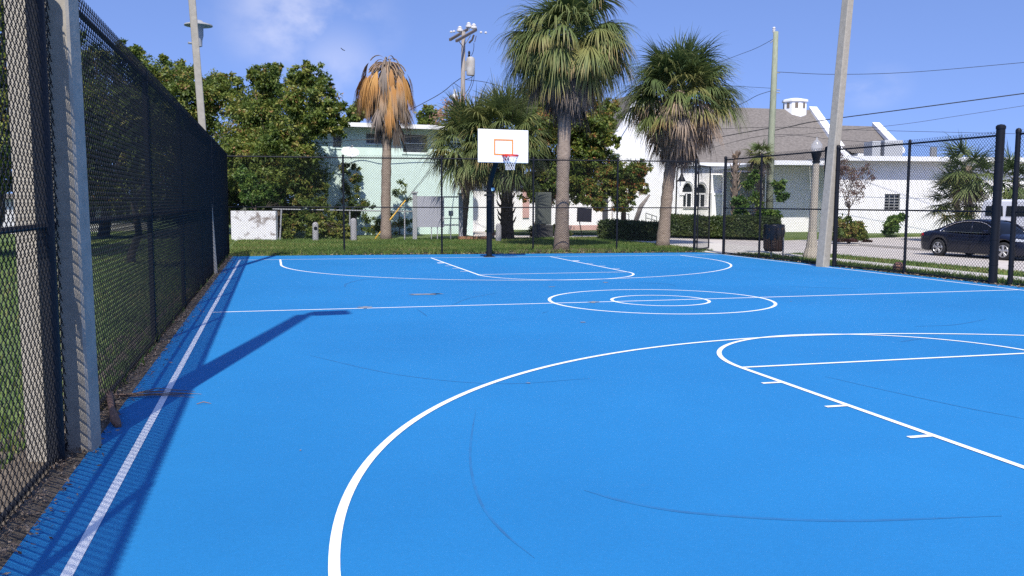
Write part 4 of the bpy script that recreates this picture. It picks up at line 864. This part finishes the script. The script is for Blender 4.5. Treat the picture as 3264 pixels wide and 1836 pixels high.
# ------------------------------------------------------------------ utility poles and lines
D1 = 46.
def ip(u, v, d=D1): return at(u, v, d)
b1_ = gnd(1164, 582); up = thing('utility_pole', 'weathered wooden utility pole with crossarms and a transformer, left of the tallest palm', 'utility pole', (ip(1163, 500)[0], ip(1163, 500)[1], 0))
pb = ip(1163, 520); MB().tube([(pb[0], pb[1], -.1), ip(1163, 420), ip(1164, 250), ip(1166, 80)], [.15, .14, .12, .10], 10).build('pole', wood_b, up, smooth=True)
ca = MB()
def beam(mb, p, q, w, h):
    p, q = np.array(p), np.array(q); c = (p+q)/2; dv = q-p; mb.box(c, (np.linalg.norm(dv), w, h), math.atan2(dv[1], dv[0]), ry=-math.atan2(dv[2], math.hypot(dv[0], dv[1])))
beam(ca, ip(1132, 100, 44.3), ip(1176, 74, 47.5), .1, .13); beam(ca, ip(1148, 103, 44.3), ip(1198, 75, 47.5), .1, .13); ca.build('crossarm', mat('dark_crossarm', (.12, .10, .09), .9, .2, 8), up)
br_ = MB(); br_.tube([ip(1165, 118), ip(1150, 97, 45)], .025, 6); br_.tube([ip(1165, 118), ip(1183, 90, 46.8)], .025, 6); br_.build('brace', steel, up)
ins = MB()
for u, v, d in ((1179, 66, 47.4), (1192, 69, 47.4), (1157, 76, 46)): ins.lathe(ip(u, v, d), [(.05, -.22), (.06, -.1), (.16, -.06), (.17, .02), (.1, .08), (.13, .12), (.05, .2)], 10)
for u, v in ((1135, 80), (1142, 79), (1210, 81), (1222, 82)): ins.lathe(ip(u, v, 46), [(.02, -.06), (.07, -.03), (.07, .03), (.02, .06)], 8)
ins.build('insulator', mat('porcelain', (.6, .58, .58), .3), up)
fu = MB().tube([ip(1192, 88), ip(1188, 100), ip(1180, 108)], .05, 6).tube([ip(1198, 90), ip(1194, 106)], .02, 5); fu.build('fuse_cutout', mat('dark_fuse', (.05, .04, .04), .5), up)
tc_ = ip(1184, 166); autosmooth(MB().lathe(tc_, [(.0001, -.48), (.2, -.48), (.22, -.4), (.225, .3), (.2, .4), (.1, .46), (.0001, .48)], 16).build('transformer', mat('transformer_grey', (.5, .49, .46), .6, scale=2.2, col2=(.3, .26, .22)), up))
MB().lathe(tc_+np.array([-.08, 0, .46]), [(.05, 0), (.07, .08), (.04, .14), (.07, .2), (.03, .3)], 8).build('bushing', blackp, up); MB().box((tc_+ip(1166, 166))/2, (.25, .1, .5)).build('mount', steel, up)
lc2 = ip(1144, 246); MB().tube([ip(1163, 236), ip(1152, 232), ip(1146, 238)], .03, 6).build('lamp_arm', greyw, up)
autosmooth(MB().lathe(lc2, [(.0001, .45), (.06, .42), (.07, .2), (.17, .14), (.2, .08), (.16, -.12), (.1, -.16)], 12).build('pole_lamp', mat('lamp_pale', (.5, .5, .5), .4), up))
lw = MB()
r = np.random.default_rng(3)
for (u0, v0), (u1, v1), sg in (((1188, 185), (1166, 240), 10), ((1190, 150), (1168, 250), 20), ((1192, 160), (1190, 190), 3), ((1186, 140), (1192, 108), 4), ((1140, 208), (1163, 225), 8), ((1170, 200), (1192, 190), 3)):
    P = [ip(u0+(u1-u0)*t+sg*math.sin(math.pi*t)*.6, v0+(v1-v0)*t+sg*.3*math.sin(math.pi*t)) for t in np.linspace(0, 1, 8)]; lw.tube(P, .014, 4)
lw.build('loose_wire', cable, up)
D2 = 45.
q2 = ip(1936, 540, D2); u2 = thing('utility_pole', 'tall greenish wooden utility pole before the church roof, left of pale light pole', 'utility pole', (q2[0], q2[1], 0))
MB().tube([(q2[0], q2[1], -.1), ip(1938, 400, D2), ip(1945, 250, D2), ip(1952, 80, D2)], [.19, .175, .155, .125], 10).build('pole', wood_g, u2, smooth=True)
autosmooth(MB().lathe(ip(1947, 78, D2), [(.03, -.2), (.05, -.1), (.09, -.02), (.05, .02), (.09, .06), (.05, .1), (.09, .14), (.04, .2)], 8).build('insulator', mat('porcelain', (.6, .58, .58), .3), u2))
br_ = MB()
for v in (225, 232, 182): br_.tube([ip(1941, v, D2), ip(1962, v+1, D2)], .03, 6)
br_.tube([ip(1948, 98, D2), ip(1938, 108, D2)], .03, 6); br_.build('bracket', steel, u2)
PL = 'overhead lines crossing the sky'
def wire(label, P, r, d=None):
    pts = smoothpts([at(u, v, dd) for u, v, dd in P], 30)
    tag(MB().tube(pts, r, 5).build('power_line', cable), label, 'power line', PL)
wire('thin line from the greenish pole to the right edge, highest of the right hand lines', [(1955, 181, 45), (2100, 187, 44.5), (2300, 181, 44), (2600, 155, 43)], .013)
wire('thickest black cable, rising from the greenish pole past pale light pole to the right edge', [(1938, 330, 45), (1990, 318, 44.8), (2060, 304, 44), (2300, 272, 41), (2620, 229, 38)], .024)
wire('faint line just below the thick cable, fading toward the right edge', [(1945, 345, 46), (2240, 316, 44), (2420, 290, 43), (2620, 259, 42)], .010)
wire('line sloping down to the right edge above the white flat roof', [(1700, 330, 50), (1940, 320, 45), (2200, 328, 45), (2620, 338, 45)], .011)
wire('low line across the church roof and behind the pale light pole', [(1740, 385, 52), (1935, 340, 45), (2120, 353, 46), (2400, 372, 47)], .011)
wire('thick cable drooping across the church roof left of the greenish pole', [(1740, 360, 52), (1800, 347, 49), (1880, 332, 46), (1938, 322, 45)], .022)
wire('line from the top of the greenish pole down behind the shaggy palm', [(1948, 97, 45), (1900, 122, 47), (1840, 145, 50), (1700, 200, 56)], .012)
wire('looping line from the greenish pole towards shaggy palm, below its top', [(1941, 228, 45), (1905, 240, 45.5), (1862, 262, 47), (1780, 290, 50)], .014)
wire('thin line left of the greenish pole, near upper bracket height', [(1941, 222, 45), (1860, 217, 47), (1700, 205, 52)], .009)
wire('black service cable sagging from the weathered pole to the mint roof', [(1160, 196, 46), (1140, 210, 45.7), (1110, 234, 44.5), (1060, 262, 44), (1000, 292, 43.6)], .018)
wire('black line from the weathered pole running right behind the tallest palm', [(1168, 200, 46), (1218, 206, 46), (1260, 217, 46), (1320, 232, 46), (1480, 262, 46), (1560, 262, 48)], .015)
wire('black cable strung along the mint wall below its windows, to bushy palm', [(700, 372, 40.5), (870, 354, 42.9), (960, 350, 43.4), (1060, 342, 44.0), (1180, 333, 44.6)], .017)
# bird
bd_ = at(863, 125, 90); bv = MB()
V = [bd_+np.array(p)*.62 for p in ((0, 0, 0), (-.12, .05, .12), (-.3, .08, .28), (-.42, .02, .22), (-.22, -.02, .02), (.08, 0, -.06), (.2, .04, -.05), (.38, .05, -.16), (.3, .0, -.2), (.1, -.02, -.16), (-.05, 0, -.12))]
bird = MB().tube([bd_+np.array((-.05, -.06, -.01)), bd_+np.array((0, 0, 0)), bd_+np.array((.07, .1, -.05))], [.02, .045, .012], 8)
bird.add([v+np.array([0, 0, .02]) for v in V], [[0, 1, 2, 3, 4], [0, 4, 10, 9, 5], [5, 9, 8, 7, 6]]).build('bird', blackp)
tag(bpy.data.objects['bird'], 'small dark soaring bird in the sky above the broadleaf trees', 'bird')
# ------------------------------------------------------------------ vehicles
ZR = -.12
def wheel(parent, c, r, w, spokes=5, chrome=True, side=-1):
    ty = MB().lathe(c, [(r*.68, -w/2), (r*.9, -w/2), (r*.985, -w*.4), (r, -w*.2), (r, w*.2), (r*.985, w*.4), (r*.9, w/2), (r*.68, w/2)], 28, axis='y')
    wh = autosmooth(ty.build('wheel', mat('tyre_rubber', (.02, .02, .021), .8), parent), 50)
    rimb = MB().lathe(c, [(r*.68, side*w*.45), (r*.66, side*w*.5), (r*.6, side*w*.47), (r*.58, side*w*.2), (.0001, side*w*.1)] if side > 0 else [(.0001, side*w*.1), (r*.58, side*w*.2), (r*.6, side*w*.47), (r*.66, side*w*.5), (r*.68, side*w*.45)], 28, axis='y', mi=1)
    rimb.m = [1 if i >= 28 and i < 56 or True else 0 for i in range(len(rimb.f))]
    for k in range(len(rimb.f)): rimb.m[k] = 1
    y = c[1]+side*w*.46
    for k in range(spokes):
        q = 2*math.pi*k/spokes+.3; 
        for dq in (-.16, .16):
            p = np.array([c[0]+r*.1*math.cos(q), y, c[2]+r*.1*math.sin(q)]); e = np.array([c[0]+r*.63*math.cos(q+dq), y, c[2]+r*.63*math.sin(q+dq)])
            rimb.tube([p, e], [.035*r/.33, .028*r/.33], 6, mi=0)
    rimb.lathe((c[0], y, c[2]), [(.0001, -.02), (.06, -.02), (.06, .02), (.0001, .02)], 10, mi=0, axis='y')
    tor = [np.array([c[0]+r*.645*math.cos(q), y, c[2]+r*.645*math.sin(q)]) for q in np.linspace(0, 2*math.pi, 29)]; rimb.tube(tor, .018, 6, cap=False, mi=0)
    link('rim', rimb.v, rimb.f, [mat('alloy_rim', (.5, .5, .51), .3, metal=.7), mat('rim_shadow_metal', (.05, .05, .055), .5, metal=.5)], wh, midx=rimb.m)
hf = np.array([BF[0], BF[1]]); hf /= np.linalg.norm(hf); hr_ = np.array([hf[1], -hf[0]])
cmid = at(2439, 645, 28.7)[:2]; hv = hr_*.373-hf*.927; hv /= np.linalg.norm(hv); heading = math.atan2(hv[1], hv[0])
wb = 2.87*.861; rw = np.array([*(cmid-hv*wb/2), ZR])
# local frame: +x forward, camera sees the car's right flank (local -y)
car = thing('parked_car', 'dark navy four door saloon on the street, behind the right fence', 'car', (rw[0], rw[1], ZR), heading)
S = wb/2.87; car.scale = (S, S, S)
carp = mat('navy_car_paint', (.006, .008, .02), .3, coat=.35, spec=.3)
# x measured from rear axle; rear bumper -1.0, front bumper 3.75
cy = .85                                             # offset so the near flank lies over the wheel contacts
st_x = np.concatenate([np.linspace(-1.02, -.5, 9), np.linspace(-.44, .44, 19), np.linspace(.5, 2.4, 14), np.linspace(2.43, 3.31, 19), np.linspace(3.37, 3.8, 8)])
def interp(x, X, Y): return float(np.interp(x, X, Y))
def prof(x):
    zt = interp(x, [-1.02, -.98, -.9, -.6, -.2, .2, 1.5, 2.5, 2.75, 3.3, 3.6, 3.74, 3.8], [.62, .84, .93, .98, .99, .97, .94, .93, .92, .82, .72, .62, .5])
    hw = interp(x, [-1.02, -.95, -.8, -.4, .3, 2.4, 3.0, 3.4, 3.62, 3.74, 3.8], [.66, .78, .85, .9, .91, .91, .9, .86, .76, .64, .5])
    zb = interp(x, [-1.02, -.9, -.6, .5, 2.3, 3.4, 3.8], [.36, .25, .2, .18, .18, .18, .24])
    for xa in (0., 2.87):
        d = abs(x-xa)
        if d < .40: zb = max(zb, .33+math.sqrt(.40**2-d*d)-.005)
    return zt, hw, zb
V = []; n = 15
for x in st_x:
    zt, hw, zb = prof(x); sh = zt-.09; zm = zb+(sh-zb)*.45
    half = [(hw*.96, zb), (hw*.99, zb+(zm-zb)*.5), (hw, zm), (hw*1.0, zm+(sh-zm)*.5), (hw*.975, sh), (hw*.9, sh+.055), (hw*.7, zt), (0, zt+.02)]
    ringp = half+[(-y, z) for y, z in half[::-1][1:]]
    V += [(x, y+cy, z) for y, z in ringp]
F = [[i*n+j, i*n+j+1, (i+1)*n+j+1, (i+1)*n+j] for i in range(len(st_x)-1) for j in range(n-1)]
F += [list(range(n))[::-1], [(len(st_x)-1)*n+j for j in range(n)]]
F = [f[::-1] for f in F]
body = autosmooth(link('body', V, F, carp, car), 50)
ub_ = MB().bx(-.9, 3.6, cy-.62, cy+.62, .2, .62); ub_.build('underbody', mat('underbody_black', (.01, .01, .01), .9), car)
# greenhouse
gx = [-.45, -.2, .1, .5, .9, 1.3, 1.7, 1.95, 2.2, 2.5, 2.62]
gz = [.97, 1.07, 1.20, 1.345, 1.42, 1.44, 1.42, 1.375, 1.27, 1.05, .94]
gwb = [.7, .78, .82, .84, .85, .85, .85, .85, .84, .8, .77]; gwt = [.6, .58, .57, .575, .58, .58, .585, .59, .6, .66, .7]
V = []; n = 9
for x, z, b, t in zip(gx, gz, gwb, gwt):
    zb = .93 if z > .97 else z-.03
    half = [(b, zb), (b+(t-b)*.5, zb+(z-zb)*.5), (t, max(zb, z-.035)), (t*.6, z-.008), (0, z)]
    V += [(x, y+cy, zz) for y, zz in half+[(-y, zz) for y, zz in half[::-1][1:]]]
F = [[i*n+j, (i+1)*n+j, (i+1)*n+j+1, i*n+j+1] for i in range(len(gx)-1) for j in range(n-1)]
autosmooth(link('window_glass', V, F, mat('tinted_glass', (.006, .007, .009), .06, spec=.3), car), 60)
rs = MB()      # roof skin over the glass, rear and front screens left open
ix = [2, 3, 4, 5, 6, 7]; V = []
for i in ix:
    x, z, t = gx[i], gz[i]+.006, gwt[i]+.012; V += [(x, y+cy, zz) for y, zz in ((t+.015, z-.06), (t, z-.03), (t*.6, z-.002), (0, z), (-t*.6, z-.002), (-t, z-.03), (-t-.015, z-.06))]
F = [[i*7+j, (i+1)*7+j, (i+1)*7+j+1, i*7+j+1] for i in range(len(ix)-1) for j in range(6)]; autosmooth(link('roof', V, F, carp, car), 60)
def gpt(i, f, s, o=.008):
    x, z, b, t = gx[i], gz[i], gwb[i], gwt[i]; zb = .93; return np.array([x, cy+s*(b+(t-b)*f+o), zb+(z-.035-zb)*f])
for s in (-1, 1):
    MB().tube([gpt(0, 0, s), gpt(1, .9, s), gpt(2, 1, s), gpt(3, 1, s)], [.05, .05, .04, .03], 6).build('pillar', carp, car, smooth=True)
    MB().tube([np.array([2.6, cy+s*.8, .95]), gpt(9, .9, s), gpt(8, 1, s), gpt(7, 1, s), gpt(6, 1, s)], [.03, .032, .03, .03, .02], 6).build('pillar', carp, car, smooth=True)
    MB().tube([gpt(5, 0, s)+np.array([.15, 0, 0]), gpt(5, 1, s)], .03, 6).build('pillar', carp, car, smooth=True)
    MB().tube([gpt(i, 1, s) for i in range(2, 8)], .025, 6).build('pillar', carp, car, smooth=True)

cr = MB()
for s in (-1, 1):
    cr.tube([(.0, cy+s*.845, .965), (.3, cy+s*.862, .96), (1.4, cy+s*.87, .955), (2.35, cy+s*.868, .95)], .011, 5)
    cr.tube([(.0, cy+s*.845, .965), gpt(2, .75, s, .03), gpt(3, .9, s, .035), gpt(4, .93, s, .035), gpt(5, .93, s, .035), gpt(6, .92, s, .035), gpt(7, .86, s, .035), gpt(8, .72, s, .035), (2.35, cy+s*.868, .95)], .011, 5)
cr.build('chrome_trim', mat('chrome', (.7, .7, .72), .15, metal=1.), car)
for s in (-1, 1):
    for xa in (.62, 1.55): MB().box((xa, cy+s*.925, .84), (.2, .025, .028)).build('door_handle', carp, car)
    mm = MB().box((2.18, cy+s*1.0, 1.0), (.12, .2, .13)); bevel(mm.build('mirror', carp, car), .03)
    hl_ = MB().add([(3.30, cy+s*.875, .70), (3.62, cy+s*.74, .62), (3.73, cy+s*.62, .56), (3.72, cy+s*.6, .67), (3.58, cy+s*.68, .74), (3.33, cy+s*.84, .78)], [[0, 1, 2, 3, 4, 5] if s > 0 else [5, 4, 3, 2, 1, 0]]); hl_ = hl_.build('headlight', mat('headlight_glass', (.5, .52, .55), .1, spec=.8), car); hs_ = hl_.modifiers.new('s', 'SOLIDIFY'); hs_.thickness = .04; hs_.offset = 0
    tl_ = MB().add([(-1.0, cy+s*.6, .72), (-.95, cy+s*.79, .74), (-.78, cy+s*.862, .78), (-.8, cy+s*.85, .87), (-.93, cy+s*.75, .87), (-.99, cy+s*.6, .84)], [[0, 1, 2, 3, 4, 5]]).build('tail_light', mat('red_lens', (.3, .01, .012), .2), car); ts_ = tl_.modifiers.new('s', 'SOLIDIFY'); ts_.thickness = .05; ts_.offset = 0
dl = MB()
for s in (-1, 1):
    for x in (.45, 1.42, 2.42): dl.tube([(x, cy+s*.913, .3), (x+.03, cy+s*.914, .6), (x-.02, cy+s*.893, .88)], .005, 4)
dl.build('door_seam', mat('seam_black', (.004, .004, .005), .9), car)
gr = MB(); 
for k in range(4): gr.box((3.79, cy, .42+.07*k), (.03, .8-.05*k, .02))
gr.box((3.76, cy, .28), (.06, 1.1, .12)); gr.build('grille', mat('grille_dark', (.05, .05, .055), .3, metal=.7), car)
for xa in (0., 2.87):
    for s in (-1, 1): wheel(car, (xa, cy+s*.80, .325), .325, .21, side=s)
# white van beyond the car
vb = at(2600, 590, 33.5); vn = thing('white_van', 'white van with dark side windows, parked beyond the navy car at the right edge', 'van', (vb[0], vb[1], ZR), heading)
zvt = onplane(2500, 502, (vb[0], vb[1], 0), np.array([math.cos(heading+math.pi/2), math.sin(heading+math.pi/2), 0]))[2]-ZR
vl = onplane(2466, 520, (vb[0], vb[1], 0), np.array([math.cos(heading+math.pi/2), math.sin(heading+math.pi/2), 0]))
x_rear = np.dot(vl[:2]-vb[:2], [math.cos(heading), math.sin(heading)])
vm = mat('white_van_paint', (.74, .75, .77), .3, coat=.6)
H = zvt; xr_, xf_ = x_rear, x_rear+5.0
pf = [(xr_, .35), (xr_-.02, .9), (xr_+.03, H-.25), (xr_+.12, H-.05), (xr_+.3, H), (xf_-2.1, H), (xf_-1.75, H-.1), (xf_-1.05, H*.56), (xf_-.15, H*.47), (xf_, H*.38), (xf_+.02, .35)]
bevel(MB().prism(pf, 0, 1.8, 'xz').build('body', vm, vn), .09, 3)
wg = MB()
for a, b in ((xr_+.25, xr_+1.05), (xr_+1.17, xr_+2.2), (xr_+2.32, xf_-1.75)): wg.prism([(a, H*.66), (b, H*.66), (b-.03, H*.87), (a+.03, H*.87)], -.012, -.002, 'xz')
wg.build('side_window', glass, vn); MB().bx(xr_, xf_-.1, -.02, -.003, H*.45, H*.47).build('side_moulding', greyw, vn)
for xa in (xr_+.95, xf_-.9): wheel(vn, (xa, .08, .34), .34, .22, 6, side=-1); wheel(vn, (xa, 1.72, .34), .34, .22, 6, side=1)
# ------------------------------------------------------------------ debris on the court edge
bo = gnd(288, 1078); pdn = thing('fallen_palm_frond', 'dry fallen palm frond with brown boot, lying on court by the nearest pole', 'palm frond', bo)
c0 = bo; c1 = gnd(275, 1010)
bm = MB().tube([c0+np.array([.03, -.02, .02]), c0+np.array([.0, .05, .045]), c0*.5+c1*.5+np.array([0, 0, .05]), c1+np.array([0, 0, .06])], [.022, .034, .022, .032], 8); bm.build('boot', mat('dry_boot', (.2, .11, .07), .85, .25, 18), pdn, smooth=True)
r = np.random.default_rng(11); dsm = mat('dry_stalk', (.22, .14, .09), .85, .2, 20); e0 = gnd(312, 1005)
for k in range(8):
    e = gnd(488+r.normal()*14-k*3, 990+r.normal()*6+r.random()*10); m1 = e0*.55+e*.45+np.array([0, 0, .03+.04*r.random()])+r.normal(size=3)*.012
    MB().tube([c1+np.array([.02, 0, .05]), e0+np.array([0, 0, .04])+r.normal(size=3)*.01, m1, e+np.array([0, 0, .016])], [.005, .0045, .0035, .0015], 4).build('stalk', dsm, pdn)
for u, v in ((495, 1022),):
    a = gnd(u, v)+np.array([0, 0, .018]); MB().tube([a, a+np.array([.05, .02, .01]), a+np.array([.11, -.01, 0])], [.003, .004, .002], 4).build('leaflet', dsm, pdn)
# leaf litter along the fences (uncountable)
def litter(n, seed, gen, size, m, name='leaf_litter'):
    r = np.random.default_rng(seed); P = gen(r, n); nr = np.stack([r.normal(size=n)*.35, r.normal(size=n)*.35, np.ones(n)], 1); nr /= np.linalg.norm(nr, axis=1)[:, None]
    a = r.normal(size=(n, 3)); a -= nr*(a*nr).sum(1)[:, None]; a /= np.linalg.norm(a, axis=1)[:, None]; b = np.cross(nr, a); s = size*(.5+r.random(n))[:, None]
    V = np.stack([P-a*s, P+b*s*.4, P+a*s+nr*s*.2, P-b*s*.4], 1).reshape(-1, 3); V[:, 2] = np.maximum(V[:, 2], .013)
    link(name, V, np.arange(4*n).reshape(-1, 4), m, None, tint=np.repeat(r.random(n), 4), kind='stuff')
LM = leafmat('dry_litter_leaf', [(0, (.07, .045, .03)), (.5, (.17, .12, .085)), (1, (.32, .25, .18))], .05, .9)
litter(7000, 61, lambda r, n: np.stack([-7.47+np.abs(r.normal(size=n))*.10+.02*r.normal(size=n), r.uniform(-27, 2.4, n), .02+.02*r.random(n)], 1), .016, LM)
def farl(r, n):
    x = r.uniform(-7.3, 7.3, n); return np.stack([x, 2.62-(x+7.4)*.083+r.normal(size=n)*.1, .02+.02*r.random(n)], 1)
litter(2500, 62, farl, .04, LM)
litter(2200, 63, lambda r, n: np.stack([7.75+r.normal(size=n)*.09, r.uniform(-20, .3, n), .02+.02*r.random(n)], 1), .03, LM)
litter(2500, 64, lambda r, n: np.stack([3.1+r.normal(size=n)*.9, 2.7+r.normal(size=n)*.35, .03+.02*r.random(n)], 1), .05, LM)
# grass blades (uncountable)
GG = leafmat('grass_blade', [(0, (.065, .125, .023)), (.5, (.12, .195, .04)), (.85, (.2, .245, .055)), (1, (.27, .23, .09))], .25, .6)
def grass(n, seed, gen, h):
    r = np.random.default_rng(seed); P = gen(r, n); hh = h*(.5+.9*r.random(n)); q = r.random(n)*2*math.pi; w = .008+.008*r.random(n)
    ux, uy = np.cos(q), np.sin(q); lean = r.normal(size=(n, 2))*.45*hh[:, None]; z = np.zeros(n)
    V = np.stack([np.stack([P[:, 0]-ux*w, P[:, 1]-uy*w, z], 1), np.stack([P[:, 0]+ux*w, P[:, 1]+uy*w, z], 1), np.stack([P[:, 0]+lean[:, 0], P[:, 1]+lean[:, 1], hh], 1)], 1).reshape(-1, 3)
    # patchy colour
    t = .5+.3*np.sin(P[:, 0]*.9+np.sin(P[:, 1]*.7)*2)*np.cos(P[:, 1]*.8+P[:, 0]*.3)+.25*r.normal(size=n)
    link('grass', V, np.arange(3*n).reshape(-1, 3), GG, None, tint=np.repeat(np.clip(t, 0, 1), 3), kind='stuff')
grass(95000, 71, lambda r, n: np.stack([r.uniform(-7.6, 8.3, n), 1.9+(13.6-1.9)*r.random(n)**1.2, np.zeros(n)], 1)[:, :2]+np.array([0, .25]), .07)
grass(70000, 72, lambda r, n: np.stack([-7.75-22*r.random(n)**1.6, r.uniform(-24, 14, n)], 1), .07)
grass(14000, 73, lambda r, n: np.stack([7.86+1.0*r.random(n)**1.5, r.uniform(-20, 0, n)], 1), .085)
grass(9000, 74, lambda r, n: np.stack([r.uniform(9.9, 11.05, n), r.uniform(-20, 0, n)], 1), .06)
grass(2600, 75, lambda r, n: (lambda x: np.stack([x, 2.6-(x+7.4)*.083+r.normal(size=n)*.06], 1))(np.round(r.uniform(-7.3, 7.2, n)*2.2)/2.2+r.normal(size=n)*.09), .15)
grass(1800, 76, lambda r, n: (lambda y: np.stack([-7.55+r.normal(size=n)*.05, y], 1))(np.round(r.uniform(-18, 2.4, n)*1.3)/1.3+r.normal(size=n)*.12), .11)
